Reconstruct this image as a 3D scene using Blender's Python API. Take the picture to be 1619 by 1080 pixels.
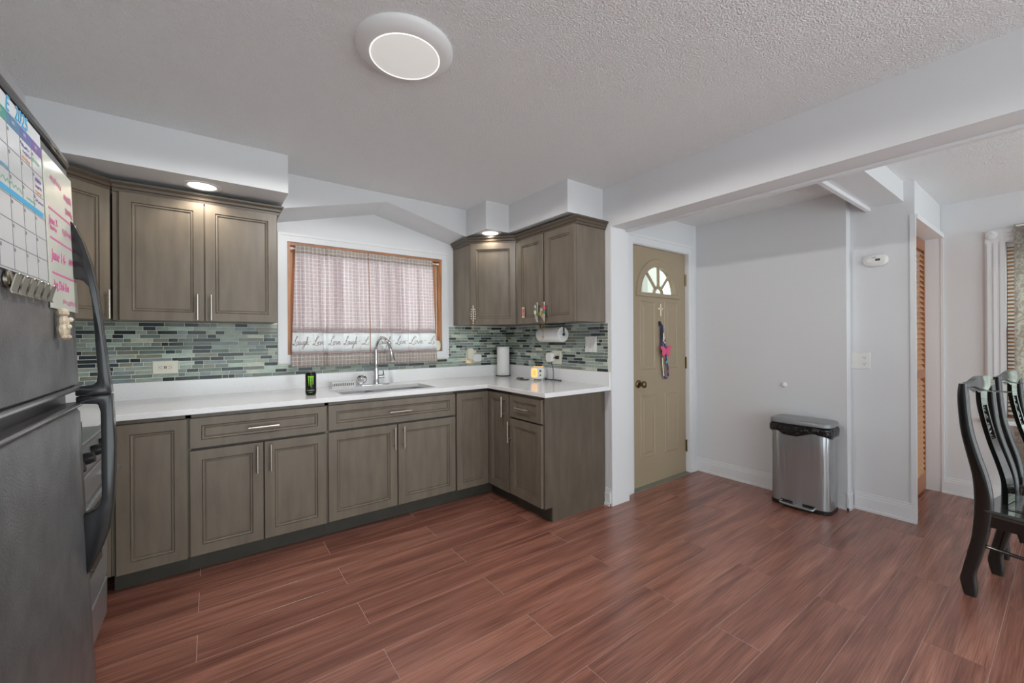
import bpy, bmesh, math, random
from mathutils import Vector, Matrix, noise
random.seed(7)
R = math.radians
scene = bpy.context.scene
C = scene.collection
for o in list(bpy.data.objects):
    bpy.data.objects.remove(o)

# ------------------------------------------------------------------ camera
cam_data = bpy.data.cameras.new('camera')
cam = bpy.data.objects.new('camera', cam_data)
C.objects.link(cam)
scene.camera = cam
cam_data.sensor_width = 36.0
cam_data.lens = 651.16 / 1619.0 * 36.0
cam_data.shift_y = -4.36 / 1619.0
cam_data.clip_start = 0.02
cam.matrix_world = (Matrix.Translation((0, 0, 1.27)) @ Matrix.Rotation(-0.6316, 4, 'Z')
                    @ Matrix.Rotation(R(90), 4, 'X') @ Matrix.Rotation(-0.00592, 4, 'Z'))

# ------------------------------------------------------------------ world and exposure
world = bpy.data.worlds.new('daylight')
scene.world = world
world.use_nodes = True
wbg = world.node_tree.nodes['Background']
wbg.inputs[0].default_value = (0.875, 0.97, 1.0, 1)
wbg.inputs[1].default_value = 3.5
scene.view_settings.view_transform = 'Standard'
scene.view_settings.look = 'None'
scene.view_settings.gamma = 1.0
scene.view_settings.use_curve_mapping = False
scene.view_settings.exposure = 0.0
LAMP_W = 60.0        # ceiling lamp
DOWN_W = 8.5         # each recessed downlight

# ------------------------------------------------------------------ materials
def lin(c):
    out = []
    for v in c[:3]:
        v = v / 255.0
        out.append(v / 12.92 if v <= 0.04045 else ((v + 0.055) / 1.055) ** 2.4)
    return tuple(out) + (1.0,)

def mat(name, rgb, rough=0.5, metal=0.0, bump=None, var=None, coat=0.0, emit=0.0, alpha=None,
        stretch=(1, 1, 1), spec=None, transl=0.0):
    m = bpy.data.materials.new(name)
    m.use_nodes = True
    nt = m.node_tree
    p = nt.nodes['Principled BSDF']
    col = lin(rgb)
    p.inputs['Base Color'].default_value = col
    p.inputs['Roughness'].default_value = rough
    p.inputs['Metallic'].default_value = metal
    if coat:
        p.inputs['Coat Weight'].default_value = coat
        p.inputs['Coat Roughness'].default_value = 0.08
    if spec is not None:
        p.inputs['Specular IOR Level'].default_value = spec
    if emit:
        p.inputs['Emission Color'].default_value = col
        p.inputs['Emission Strength'].default_value = emit
    tc = mp = None
    if bump or var:
        tc = nt.nodes.new('ShaderNodeTexCoord')
        mp = nt.nodes.new('ShaderNodeMapping')
        mp.inputs['Scale'].default_value = stretch
        nt.links.new(tc.outputs['Object'], mp.inputs['Vector'])
    if bump:
        n = nt.nodes.new('ShaderNodeTexNoise')
        n.inputs['Scale'].default_value = bump[0]
        n.inputs['Detail'].default_value = 3
        b = nt.nodes.new('ShaderNodeBump')
        b.inputs['Distance'].default_value = bump[1]
        b.inputs['Strength'].default_value = bump[2] if len(bump) > 2 else 0.6
        nt.links.new(tc.outputs['Object'], n.inputs['Vector'])
        nt.links.new(n.outputs['Fac'], b.inputs['Height'])
        nt.links.new(b.outputs['Normal'], p.inputs['Normal'])
    if var:
        n = nt.nodes.new('ShaderNodeTexNoise')
        n.inputs['Scale'].default_value = var[0]
        n.inputs['Detail'].default_value = 4
        r = nt.nodes.new('ShaderNodeValToRGB')
        a = var[1]
        r.color_ramp.elements[0].position = 0.3
        r.color_ramp.elements[1].position = 0.7
        r.color_ramp.elements[0].color = tuple(max(0, x * (1 - a)) for x in col[:3]) + (1,)
        r.color_ramp.elements[1].color = tuple(min(1, x * (1 + a)) for x in col[:3]) + (1,)
        nt.links.new(mp.outputs['Vector'], n.inputs['Vector'])
        nt.links.new(n.outputs['Fac'], r.inputs['Fac'])
        nt.links.new(r.outputs['Color'], p.inputs['Base Color'])
    return m

M = {}
M['wall'] = mat('wall_paint', (226, 227, 229), 0.6, bump=(90, 0.002, 0.15))
M['trim'] = mat('trim_paint', (232, 233, 235), 0.35)
M['ceil'] = mat('popcorn_ceiling', (250, 251, 252), 0.85, bump=(150, 0.014, 0.8))
M['cab'] = mat('cabinet_stain', (118, 108, 95), 0.34, bump=(60, 0.001, 0.15), var=(5, 0.14), stretch=(4, 4, 0.7), spec=0.38)
M['crown'] = mat('crown_stain', (88, 78, 67), 0.34, spec=0.4)
M['cab_panel'] = mat('cabinet_end_veneer', (96, 86, 74), 0.38, var=(5, 0.16), stretch=(4, 4, 0.7))
M['cabdark'] = mat('cabinet_gap', (62, 55, 47), 0.5)
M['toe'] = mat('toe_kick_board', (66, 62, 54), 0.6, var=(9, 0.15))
M['nickel'] = mat('brushed_nickel', (205, 200, 190), 0.28, 1.0)
M['chrome'] = mat('chrome', (215, 215, 216), 0.08, 1.0)
M['steel'] = mat('brushed_steel', (168, 170, 172), 0.22, 0.7, bump=(5, 0.008, 0.25))
for _n in list(M['steel'].node_tree.nodes):
    if _n.type == 'TEX_NOISE':
        _m = M['steel'].node_tree.nodes['Mapping']; _m.inputs['Scale'].default_value = (2.2, 2.2, 0.25)
        M['steel'].node_tree.links.new(_m.outputs['Vector'], _n.inputs['Vector'])
    if _n.type == 'BUMP': _n.inputs['Distance'].default_value = 0.02; _n.inputs['Strength'].default_value = 0.5
_p = M['steel'].node_tree.nodes['Principled BSDF']
_p.inputs['Anisotropic'].default_value = 0.6
_p.inputs['Anisotropic Rotation'].default_value = 0.25
_t = M['steel'].node_tree.nodes.new('ShaderNodeTangent'); _t.direction_type = 'RADIAL'; _t.axis = 'Z'
M['steel'].node_tree.links.new(_t.outputs[0], _p.inputs['Tangent'])
M['sink'] = mat('sink_steel', (150, 150, 152), 0.32, 1.0)
M['white_pl'] = mat('white_plastic', (235, 235, 232), 0.35)
M['ivory_pl'] = mat('ivory_plastic', (226, 224, 208), 0.4)
M['paper'] = mat('paper_towel', (240, 240, 238), 0.9, bump=(220, 0.002, 0.4))
M['black_pl'] = mat('black_plastic', (22, 22, 23), 0.35)
M['dark'] = mat('dark_slot', (12, 12, 12), 0.6)
M['red_pl'] = mat('red_button', (190, 40, 40), 0.4)
M['wood_trim'] = mat('honey_wood', (176, 122, 84), 0.4, var=(7, 0.25), stretch=(6, 6, 0.8))
M['wood_trim_h'] = mat('honey_wood_horizontal', (172, 118, 82), 0.4, var=(7, 0.25), stretch=(0.8, 6, 6))
M['door'] = mat('tan_door_paint', (167, 150, 125), 0.42, bump=(120, 0.001, 0.15))
M['brass'] = mat('antique_brass', (120, 104, 76), 0.3, 1.0)
M['fridge'] = mat('pebbled_black_steel', (122, 123, 125), 0.36, 0.6, bump=(210, 0.004, 0.3), var=(14, 0.2))
M['fridge_gloss'] = mat('fridge_gloss_black', (34, 34, 36), 0.16)
M['silver'] = mat('silver_trim', (178, 179, 181), 0.22, 0.9)
M['stove'] = mat('stove_enamel', (172, 173, 175), 0.3, 0.6)
M['glass_dark'] = mat('dark_glass', (20, 20, 22), 0.06)
M['board'] = mat('whiteboard_gloss', (212, 215, 218), 0.12)
M['board2'] = mat('whiteboard_cream', (216, 219, 209), 0.1)
M['cyan_ink'] = mat('cyan_ink', (70, 170, 215), 0.5)
M['pink_ink'] = mat('pink_ink', (214, 110, 160), 0.5)
M['purple_ink'] = mat('purple_ink', (96, 70, 160), 0.5)
M['orange_ink'] = mat('orange_ink', (226, 150, 90), 0.5)
M['green_ink'] = mat('green_ink', (110, 190, 150), 0.5)
M['line_ink'] = mat('grey_line_ink', (120, 124, 128), 0.5)
for i, c in enumerate([(120, 165, 60), (60, 150, 130), (70, 120, 160), (84, 96, 160), (110, 80, 150)]):
    M['hdr%d' % i] = mat('day_header_%d' % i, c, 0.3)
M['clip'] = mat('clip_nickel', (190, 184, 172), 0.25, 1.0)
M['figure'] = mat('magnet_figure_paint', (206, 190, 166), 0.6, var=(60, 0.4))
M['can'] = mat('black_can', (28, 29, 28), 0.25, 0.5)
M['lime'] = mat('lime_green_print', (140, 215, 40), 0.4)
M['grey_txt'] = mat('light_grey_print', (205, 208, 204), 0.4)
M['bag'] = mat('black_bag', (16, 16, 17), 0.22, bump=(35, 0.02, 0.8))
M['lid'] = mat('grey_lid', (142, 143, 145), 0.32, 0.3)
M['lacquer'] = mat('black_lacquer', (20, 23, 22), 0.13, coat=0.6, bump=(40, 0.0006, 0.2))
M['seatgloss'] = mat('seat_lacquer', (52, 57, 57), 0.08, coat=0.8)
M['diffuser'] = mat('lamp_diffuser', (250, 250, 246), 0.5, emit=0.28)
M['rim'] = mat('lamp_glow_rim', (255, 254, 250), 0.5, emit=0.9)
M['lamp_ring'] = mat('lamp_ring_white', (236, 236, 236), 0.5)
M['led'] = mat('downlight_lens', (255, 252, 244), 0.5, emit=2.2)
M['amber'] = mat('amber_glow', (255, 190, 110), 0.5, emit=0.9)
M['pink'] = mat('pink_plastic', (228, 92, 138), 0.4)
M['navy'] = mat('navy_strap', (48, 56, 108), 0.7, var=(70, 0.8))
M['bone'] = mat('bone_cross', (228, 220, 196), 0.5)
M['pearl'] = mat('pearl_bead', (232, 222, 206), 0.25)
M['gold'] = mat('gold_bead', (196, 164, 96), 0.3, 0.8)
M['bead_green'] = mat('green_charm', (90, 140, 84), 0.4)
M['bead_red'] = mat('red_charm', (176, 70, 90), 0.4)
M['card_red'] = mat('red_white_print', (206, 130, 126), 0.4, var=(150, 0.6))
M['slat_white'] = mat('blind_slat', (236, 236, 232), 0.5)
M['louver'] = mat('louver_wood', (188, 140, 100), 0.45, var=(8, 0.2), stretch=(1, 6, 6))
M['louver_edge'] = mat('louver_frame_wood', (160, 100, 62), 0.4, var=(8, 0.2), stretch=(6, 6, 1))
M['threshold'] = mat('threshold_metal', (150, 150, 138), 0.4, 0.5)
M['leaf'] = mat('pale_leaves', (206, 213, 200), 0.8, var=(6, 0.25))
M['cord'] = mat('grey_cord', (70, 71, 74), 0.5)
M['script'] = mat('taupe_script_print', (150, 134, 130), 0.8)
M['grout'] = mat('grout', (226, 227, 214), 0.8)
M['seam'] = mat('plank_joint', (206, 172, 160), 0.6)

def counter_material():
    m = mat('white_quartz', (232, 232, 234), 0.14, var=(3, 0.02))
    nt = m.node_tree
    p = nt.nodes['Principled BSDF']
    tc = nt.nodes.new('ShaderNodeTexCoord')
    v = nt.nodes.new('ShaderNodeTexVoronoi')
    v.inputs['Scale'].default_value = 70
    r = nt.nodes.new('ShaderNodeValToRGB')
    r.color_ramp.elements[0].position = 0.06
    r.color_ramp.elements[1].position = 0.16
    r.color_ramp.elements[0].color = lin((200, 200, 202))
    r.color_ramp.elements[1].color = lin((241, 241, 242))
    nt.links.new(tc.outputs['Object'], v.inputs['Vector'])
    nt.links.new(v.outputs['Distance'], r.inputs['Fac'])
    nt.links.new(r.outputs['Color'], p.inputs['Base Color'])
    return m
M['quartz'] = counter_material()

def plank_material():
    m = bpy.data.materials.new('red_brown_plank')
    m.use_nodes = True
    nt = m.node_tree
    N, L = nt.nodes, nt.links
    p = N['Principled BSDF']
    tc = N.new('ShaderNodeTexCoord')
    oi = N.new('ShaderNodeObjectInfo')
    mul = N.new('ShaderNodeVectorMath'); mul.operation = 'SCALE'
    mul.inputs[0].default_value = (37.0, 91.0, 13.0)
    L.new(oi.outputs['Random'], mul.inputs['Scale'])
    add = N.new('ShaderNodeVectorMath'); add.operation = 'ADD'
    L.new(tc.outputs['Object'], add.inputs[0]); L.new(mul.outputs['Vector'], add.inputs[1])
    def noise_tex(scale, st, detail, dist=0.0):
        mp = N.new('ShaderNodeMapping'); mp.inputs['Scale'].default_value = st
        L.new(add.outputs['Vector'], mp.inputs['Vector'])
        n = N.new('ShaderNodeTexNoise'); n.inputs['Scale'].default_value = scale
        n.inputs['Detail'].default_value = detail; n.inputs['Distortion'].default_value = dist
        L.new(mp.outputs['Vector'], n.inputs['Vector'])
        return n
    big = noise_tex(1.7, (0.7, 9, 1), 5, 0.7)
    fine = noise_tex(8, (0.6, 30, 1), 8, 0.3)
    r1 = N.new('ShaderNodeValToRGB')
    r1.color_ramp.elements[0].position = 0.30; r1.color_ramp.elements[0].color = lin((122, 76, 65))
    r1.color_ramp.elements[1].position = 0.72; r1.color_ramp.elements[1].color = lin((178, 122, 103))
    L.new(big.outputs['Fac'], r1.inputs['Fac'])
    r2 = N.new('ShaderNodeValToRGB')
    r2.color_ramp.elements[0].position = 0.32; r2.color_ramp.elements[0].color = (0.64, 0.61, 0.61, 1)
    r2.color_ramp.elements[1].position = 0.62; r2.color_ramp.elements[1].color = (1.1, 1.09, 1.09, 1)
    L.new(fine.outputs['Fac'], r2.inputs['Fac'])
    mx = N.new('ShaderNodeMix'); mx.data_type = 'RGBA'; mx.blend_type = 'MULTIPLY'
    mx.inputs[0].default_value = 1.0
    L.new(r1.outputs['Color'], mx.inputs[6]); L.new(r2.outputs['Color'], mx.inputs[7])
    hsv = N.new('ShaderNodeHueSaturation')
    mr = N.new('ShaderNodeMapRange')
    mr.inputs['To Min'].default_value = 0.93; mr.inputs['To Max'].default_value = 1.08
    L.new(oi.outputs['Random'], mr.inputs['Value'])
    L.new(mr.outputs['Result'], hsv.inputs['Value'])
    L.new(mx.outputs[2], hsv.inputs['Color'])
    L.new(hsv.outputs['Color'], p.inputs['Base Color'])
    p.inputs['Roughness'].default_value = 0.27
    p.inputs['Specular IOR Level'].default_value = 0.75
    b = N.new('ShaderNodeBump'); b.inputs['Strength'].default_value = 0.25; b.inputs['Distance'].default_value = 0.0015
    L.new(fine.outputs['Fac'], b.inputs['Height']); L.new(b.outputs['Normal'], p.inputs['Normal'])
    return m
M['plank'] = plank_material()

TILE_COL = [(158, 170, 160), (120, 132, 126), (136, 148, 149), (56, 63, 66), (136, 139, 124), (180, 199, 186), (200, 204, 186), (70, 79, 83)]
TILE_W = [18, 21, 17, 17, 11, 5, 5, 9]
for i, c in enumerate(TILE_COL):
    M['tile%d' % i] = mat('mosaic_glass_%d' % i, c, 0.16, var=(8, 0.25), stretch=(2, 2, 14), spec=0.22)

def glass_material():
    m = bpy.data.materials.new('window_glass')
    m.use_nodes = True
    nt = m.node_tree
    out = nt.nodes['Material Output']
    nt.nodes.remove(nt.nodes['Principled BSDF'])
    t = nt.nodes.new('ShaderNodeBsdfTransparent'); t.inputs[0].default_value = (0.93, 0.95, 0.94, 1)
    g = nt.nodes.new('ShaderNodeBsdfGlossy'); g.inputs['Roughness'].default_value = 0.03
    lw = nt.nodes.new('ShaderNodeLayerWeight'); lw.inputs['Blend'].default_value = 0.5
    f = nt.nodes.new('ShaderNodeMath'); f.operation = 'POWER'; f.inputs[1].default_value = 4.0
    nt.links.new(lw.outputs['Facing'], f.inputs[0])
    mx = nt.nodes.new('ShaderNodeMixShader')
    nt.links.new(f.outputs[0], mx.inputs[0]); nt.links.new(t.outputs[0], mx.inputs[1]); nt.links.new(g.outputs[0], mx.inputs[2])
    nt.links.new(mx.outputs[0], out.inputs['Surface'])
    return m
M['glass'] = glass_material()

def cloth_material(name, nodes_fn, tr=0.45):
    m = bpy.data.materials.new(name)
    m.use_nodes = True
    nt = m.node_tree
    out = nt.nodes['Material Output']
    nt.nodes.remove(nt.nodes['Principled BSDF'])
    d = nt.nodes.new('ShaderNodeBsdfDiffuse')
    t = nt.nodes.new('ShaderNodeBsdfTranslucent')
    mx = nt.nodes.new('ShaderNodeMixShader'); mx.inputs[0].default_value = tr
    c = nodes_fn(nt)
    nt.links.new(c, d.inputs[0]); nt.links.new(c, t.inputs[0])
    nt.links.new(d.outputs[0], mx.inputs[1]); nt.links.new(t.outputs[0], mx.inputs[2])
    nt.links.new(mx.outputs[0], out.inputs['Surface'])
    return m

def plaid(base_rgb, line_rgb, pitch):
    def fn(nt):
        N, L = nt.nodes, nt.links
        tc = N.new('ShaderNodeTexCoord'); sp = N.new('ShaderNodeSeparateXYZ')
        L.new(tc.outputs['Object'], sp.inputs[0])
        def band(sock, width):
            a = N.new('ShaderNodeMath'); a.operation = 'DIVIDE'; a.inputs[1].default_value = pitch
            b = N.new('ShaderNodeMath'); b.operation = 'FRACT'
            c = N.new('ShaderNodeMath'); c.operation = 'LESS_THAN'; c.inputs[1].default_value = width
            L.new(sock, a.inputs[0]); L.new(a.outputs[0], b.inputs[0]); L.new(b.outputs[0], c.inputs[0])
            return c.outputs[0]
        h = band(sp.outputs['X'], 0.13); v = band(sp.outputs['Z'], 0.13)
        mxm = N.new('ShaderNodeMath'); mxm.operation = 'MAXIMUM'
        L.new(h, mxm.inputs[0]); L.new(v, mxm.inputs[1])
        n = N.new('ShaderNodeTexNoise'); n.inputs['Scale'].default_value = 60
        mp = N.new('ShaderNodeMapping'); mp.inputs['Scale'].default_value = (1, 1, 6)
        L.new(tc.outputs['Object'], mp.inputs['Vector']); L.new(mp.outputs['Vector'], n.inputs['Vector'])
        r = N.new('ShaderNodeValToRGB')
        b0 = lin(base_rgb)
        r.color_ramp.elements[0].position = 0.35; r.color_ramp.elements[0].color = tuple(x * 0.86 for x in b0[:3]) + (1,)
        r.color_ramp.elements[1].position = 0.65; r.color_ramp.elements[1].color = tuple(min(1, x * 1.18) for x in b0[:3]) + (1,)
        L.new(n.outputs['Fac'], r.inputs['Fac'])
        mc = N.new('ShaderNodeMix'); mc.data_type = 'RGBA'
        mc.inputs[7].default_value = lin(line_rgb)
        L.new(mxm.outputs[0], mc.inputs[0]); L.new(r.outputs['Color'], mc.inputs[6])
        return mc.outputs[2]
    return fn
def flat(rgb):
    def fn(nt):
        n = nt.nodes.new('ShaderNodeRGB'); n.outputs[0].default_value = lin(rgb)
        return n.outputs[0]
    return fn
M['plaid'] = cloth_material('mauve_plaid_cloth', plaid((226, 212, 214), (252, 251, 251), 0.0285))
M['plaid_low'] = cloth_material('taupe_plaid_cloth', plaid((196, 184, 177), (238, 233, 228), 0.0285), 0.35)
M['mauve'] = cloth_material('mauve_cloth', flat((206, 192, 193)))
M['white_cloth'] = cloth_material('white_cloth', flat((250, 251, 252)))
def damask(nt):
    N, L = nt.nodes, nt.links
    tc = N.new('ShaderNodeTexCoord')
    w = N.new('ShaderNodeTexNoise'); w.inputs['Scale'].default_value = 26; w.inputs['Distortion'].default_value = 2.5
    L.new(tc.outputs['Object'], w.inputs['Vector'])
    r = N.new('ShaderNodeValToRGB')
    r.color_ramp.elements[0].position = 0.42; r.color_ramp.elements[0].color = lin((206, 198, 188))
    r.color_ramp.elements[1].position = 0.56; r.color_ramp.elements[1].color = lin((238, 236, 230))
    L.new(w.outputs['Fac'], r.inputs['Fac'])
    return r.outputs['Color']
M['damask'] = cloth_material('taupe_damask_cloth', damask, 0.65)

# ------------------------------------------------------------------ mesh helpers
class MB:
    def __init__(s):
        s.v = []; s.f = []
    def quad(s, a, b, c, d):
        i = len(s.v); s.v += [a, b, c, d]; s.f.append((i, i + 1, i + 2, i + 3)); return s
    def poly(s, pts):
        i = len(s.v); s.v += list(pts); s.f.append(tuple(range(i, i + len(pts)))); return s
    def box(s, x0, x1, y0, y1, z0, z1):
        i = len(s.v)
        s.v += [(x0, y0, z0), (x1, y0, z0), (x1, y1, z0), (x0, y1, z0), (x0, y0, z1), (x1, y0, z1), (x1, y1, z1), (x0, y1, z1)]
        s.f += [tuple(i + k for k in q) for q in ((0, 3, 2, 1), (4, 5, 6, 7), (0, 1, 5, 4), (1, 2, 6, 5), (2, 3, 7, 6), (3, 0, 4, 7))]
        return s
    def loops(s, loops, cap0=True, cap1=True, closed=True):
        n = len(loops[0]); i = len(s.v)
        for l in loops: s.v += [tuple(p) for p in l]
        for k in range(len(loops) - 1):
            for j in range(n if closed else n - 1):
                a = i + k * n + j; b = i + k * n + (j + 1) % n
                s.f.append((a, b, b + n, a + n))
        if cap0: s.f.append(tuple(i + j for j in reversed(range(n))))
        if cap1: s.f.append(tuple(i + (len(loops) - 1) * n + j for j in range(n)))
        return s
    def prism(s, poly, axis, a, b):
        def p(u, v, w):
            return {'x': (w, u, v), 'y': (u, w, v), 'z': (u, v, w)}[axis]
        return s.loops([[p(u, v, a) for u, v in poly], [p(u, v, b) for u, v in poly]])
    def lathe(s, prof, c=(0, 0, 0), seg=24, axis='z', cap0=True, cap1=True):
        L = []
        for r, h in prof:
            ring = []
            for k in range(seg):
                t = 2 * math.pi * k / seg
                x, y = r * math.cos(t), r * math.sin(t)
                q = {'z': (x, y, h), 'y': (x, h, -y), 'x': (h, x, y)}[axis]
                ring.append((c[0] + q[0], c[1] + q[1], c[2] + q[2]))
            L.append(ring)
        return s.loops(L, cap0, cap1)
    def tube(s, pts, r, seg=10, sq=None):
        pts = [Vector(p) for p in pts]
        n = len(pts)
        rr = r if isinstance(r, (list, tuple)) else [r] * n
        t = [(pts[min(i + 1, n - 1)] - pts[max(i - 1, 0)]).normalized() for i in range(n)]
        up = Vector((0, 0, 1)) if abs(t[0].z) < 0.9 else Vector((1, 0, 0))
        nrm = (up - t[0] * up.dot(t[0])).normalized()
        L = []
        for i in range(n):
            nrm = (nrm - t[i] * nrm.dot(t[i])).normalized()
            bn = t[i].cross(nrm)
            L.append([pts[i] + (nrm * math.cos(2 * math.pi * k / seg) + bn * math.sin(2 * math.pi * k / seg)) * rr[i] for k in range(seg)])
        return s.loops(L)
    def ball(s, c, r, seg=8, sc=(1, 1, 1)):
        n = max(4, seg // 2)
        prof = [(max(1e-4, r * math.sin(math.pi * k / n)), -r * math.cos(math.pi * k / n)) for k in range(n + 1)]
        i = len(s.v)
        s.lathe(prof, (0, 0, 0), seg)
        for k in range(i, len(s.v)):
            x, y, z = s.v[k]
            s.v[k] = (c[0] + x * sc[0], c[1] + y * sc[1], c[2] + z * sc[2])
        return s
    def panel(s, x0, x1, z0, z1, rings, close=True):
        # nested rectangular rings facing -Y: (inset_x, inset_z, y)
        L = []
        for ix, iz, y in rings:
            L.append([(x0 + ix, y, z0 + iz), (x1 - ix, y, z0 + iz), (x1 - ix, y, z1 - iz), (x0 + ix, y, z1 - iz)])
        return s.loops(L, True, close)
    def cells(s, xs, ys, mask, z0, z1):
        nx, ny = len(xs) - 1, len(ys) - 1
        ok = lambda i, j: 0 <= i < nx and 0 <= j < ny and mask(i, j)
        for i in range(nx):
            for j in range(ny):
                if not ok(i, j): continue
                a, b, c, d = xs[i], xs[i + 1], ys[j], ys[j + 1]
                s.quad((a, c, z1), (b, c, z1), (b, d, z1), (a, d, z1))
                s.quad((a, d, z0), (b, d, z0), (b, c, z0), (a, c, z0))
                if not ok(i - 1, j): s.quad((a, d, z0), (a, c, z0), (a, c, z1), (a, d, z1))
                if not ok(i + 1, j): s.quad((b, c, z0), (b, d, z0), (b, d, z1), (b, c, z1))
                if not ok(i, j - 1): s.quad((a, c, z0), (b, c, z0), (b, c, z1), (a, c, z1))
                if not ok(i, j + 1): s.quad((b, d, z0), (a, d, z0), (a, d, z1), (b, d, z1))
        return s
    def mesh(s, name, m, smooth=False, bevel=0.0, seg=1, weld=True):
        me = bpy.data.meshes.new(name)
        me.from_pydata([tuple(v) for v in s.v], [], s.f)
        bm = bmesh.new(); bm.from_mesh(me)
        if weld: bmesh.ops.remove_doubles(bm, verts=bm.verts, dist=1e-5)
        bmesh.ops.recalc_face_normals(bm, faces=bm.faces)
        if bevel:
            es = [e for e in bm.edges if len(e.link_faces) == 2 and e.calc_face_angle(0) > 0.6]
            bmesh.ops.bevel(bm, geom=es, offset=bevel, segments=seg, affect='EDGES', profile=0.5, clamp_overlap=True)
        bm.to_mesh(me); bm.free()
        if smooth:
            for p in me.polygons: p.use_smooth = True
            try: me.set_sharp_from_angle(angle=R(smooth if smooth is not True else 35))
            except Exception: pass
        me.materials.append(M[m] if isinstance(m, str) else m)
        return me
    def build(s, name, m, parent=None, smooth=False, bevel=0.0, seg=1, loc=None, rot=None, weld=True):
        o = bpy.data.objects.new(name, s.mesh(name, m, smooth, bevel, seg, weld))
        C.objects.link(o)
        if parent is not None: o.parent = parent
        if loc is not None: o.location = loc
        if rot is not None: o.rotation_euler = rot
        return o

def tag(o, label=None, cat=None, group=None, kind=None):
    if label: o['label'] = label
    if cat: o['category'] = cat
    if group: o['group'] = group
    if kind: o['kind'] = kind
    return o
def thing(name, label, cat, loc=(0, 0, 0), rotz=0.0, group=None, rot=None):
    o = bpy.data.objects.new(name, None)
    o.empty_display_size = 0.05
    C.objects.link(o)
    o.location = loc
    o.rotation_euler = rot if rot is not None else (0, 0, rotz)
    return tag(o, label, cat, group)
def struct(name, mb, m, label=None, smooth=False, bevel=0.0):
    o = mb.build(name, m, None, smooth, bevel)
    tag(o, label, None, None, 'structure')
    return o
def spline(pts, n=6):
    P = [Vector(p) for p in pts]; out = []
    for i in range(len(P) - 1):
        p0 = P[max(i - 1, 0)]; p1 = P[i]; p2 = P[i + 1]; p3 = P[min(i + 2, len(P) - 1)]
        for k in range(n):
            t = k / n
            out.append(0.5 * ((2 * p1) + (p2 - p0) * t + (2 * p0 - 5 * p1 + 4 * p2 - p3) * t * t + (3 * p1 - p0 - 3 * p2 + p3) * t ** 3))
    out.append(P[-1]); return out
def text_mesh(name, body, size, m, parent, loc, rot, extrude=0.0004, shear=0.0, squash=1.0):
    cu = bpy.data.curves.new(name, 'FONT')
    cu.body = body; cu.size = size; cu.extrude = extrude; cu.shear = shear; cu.resolution_u = 2
    t = bpy.data.objects.new(name, cu); C.objects.link(t)
    dg = bpy.context.evaluated_depsgraph_get()
    me = bpy.data.meshes.new_from_object(t.evaluated_get(dg))
    bpy.data.objects.remove(t)
    me.materials.clear(); me.materials.append(M[m])
    o = bpy.data.objects.new(name, me); C.objects.link(o)
    o.parent = parent; o.location = loc; o.rotation_euler = rot; o.scale = (squash, 1, 1)
    return o

# ================================================================== SETTING
ZC, ZD = 2.415, 2.335           # kitchen / dining ceiling
XL, YS, XR = -1.05, 3.44, 2.44  # left wall, sink wall, right stub wall
YB = -2.3                       # wall behind the viewer

# floor : substrate with every plank a child
floor = struct('floor', MB().box(-1.2, 5.0, YB - 0.15, 3.6, -0.06, -0.0012), 'seam', 'red brown laminate plank floor')
plank_cache = {}
def plank_mesh(l, w):
    key = (round(l, 3), round(w, 3))
    if key not in plank_cache:
        h = 0.0016
        mb = MB()
        z = [(-l / 2, -w / 2), (l / 2, -w / 2), (l / 2, w / 2), (-l / 2, w / 2)]
        L = []
        for ins, zz in ((0.0, -0.0011), (0.0, -0.0005), (h * 0.4, 0.0)):
            L.append([(x - math.copysign(ins, x), y - math.copysign(ins, y), zz) for x, y in z])
        mb.loops(L)
        plank_cache[key] = mb.mesh('plank', 'plank')
    return plank_cache[key]
PW, PLEN, GAP = 0.1858, 1.2225, 0.0022
row0 = 2.795
FLX0, FLX1 = -1.05, 4.95
for r in range(-3, 28):
    y1 = row0 - r * PW; y0 = y1 - PW
    if y1 < YB: continue
    yy0, yy1 = max(y0, YB), min(y1, YS)
    if yy1 - yy0 < 0.01: continue
    jo = 0.567 if r % 2 == 0 else -0.052
    k0 = math.floor((FLX0 - jo) / PLEN)
    for k in range(k0, k0 + 7):
        a = max(jo + k * PLEN, FLX0); b = min(jo + (k + 1) * PLEN, FLX1)
        if b - a < 0.02: continue
        if a > 2.7 and yy0 > 2.3: continue
        o = bpy.data.objects.new('plank', plank_mesh(b - a - GAP, yy1 - yy0 - GAP))
        C.objects.link(o); o.parent = floor
        o.location = ((a + b) / 2, (yy0 + yy1) / 2, 0)

# ceilings
struct('ceiling', MB().box(XL - 0.1, XR + 0.1, YB - 0.1, YS + 0.14, ZC, ZC + 0.1), 'ceil', 'textured white kitchen ceiling')
struct('ceiling_dining', MB().box(XR + 0.19, 5.0, YB - 0.1, 2.29, ZD, ZD + 0.1), 'ceil', 'lower textured white ceiling over entry and dining area')

# sink wall with window hole
WX0, WX1, WZ0, WZ1 = 0.458, 1.716, 1.16, 2.0
w = MB().box(XL - 0.1, WX0, YS, YS + 0.14, 0, ZC).box(WX1, XR + 0.1, YS, YS + 0.14, 0, ZC)
w.box(WX0, WX1, YS, YS + 0.14, 0, WZ0).box(WX0, WX1, YS, YS + 0.14, WZ1, ZC)
wall_back = struct('wall_back', w, 'wall', 'white sink wall with mosaic tile backsplash')
wall_left = struct('wall_left', MB().box(XL - 0.1, XL, YB - 0.1, YS, 0, ZC), 'wall', 'white wall behind the refrigerator')
wall_right = struct('wall_right', MB().box(XR, XR + 0.195, 2.075, YS, 0, ZC), 'wall', 'white stub wall at the end of the counter')
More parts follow.
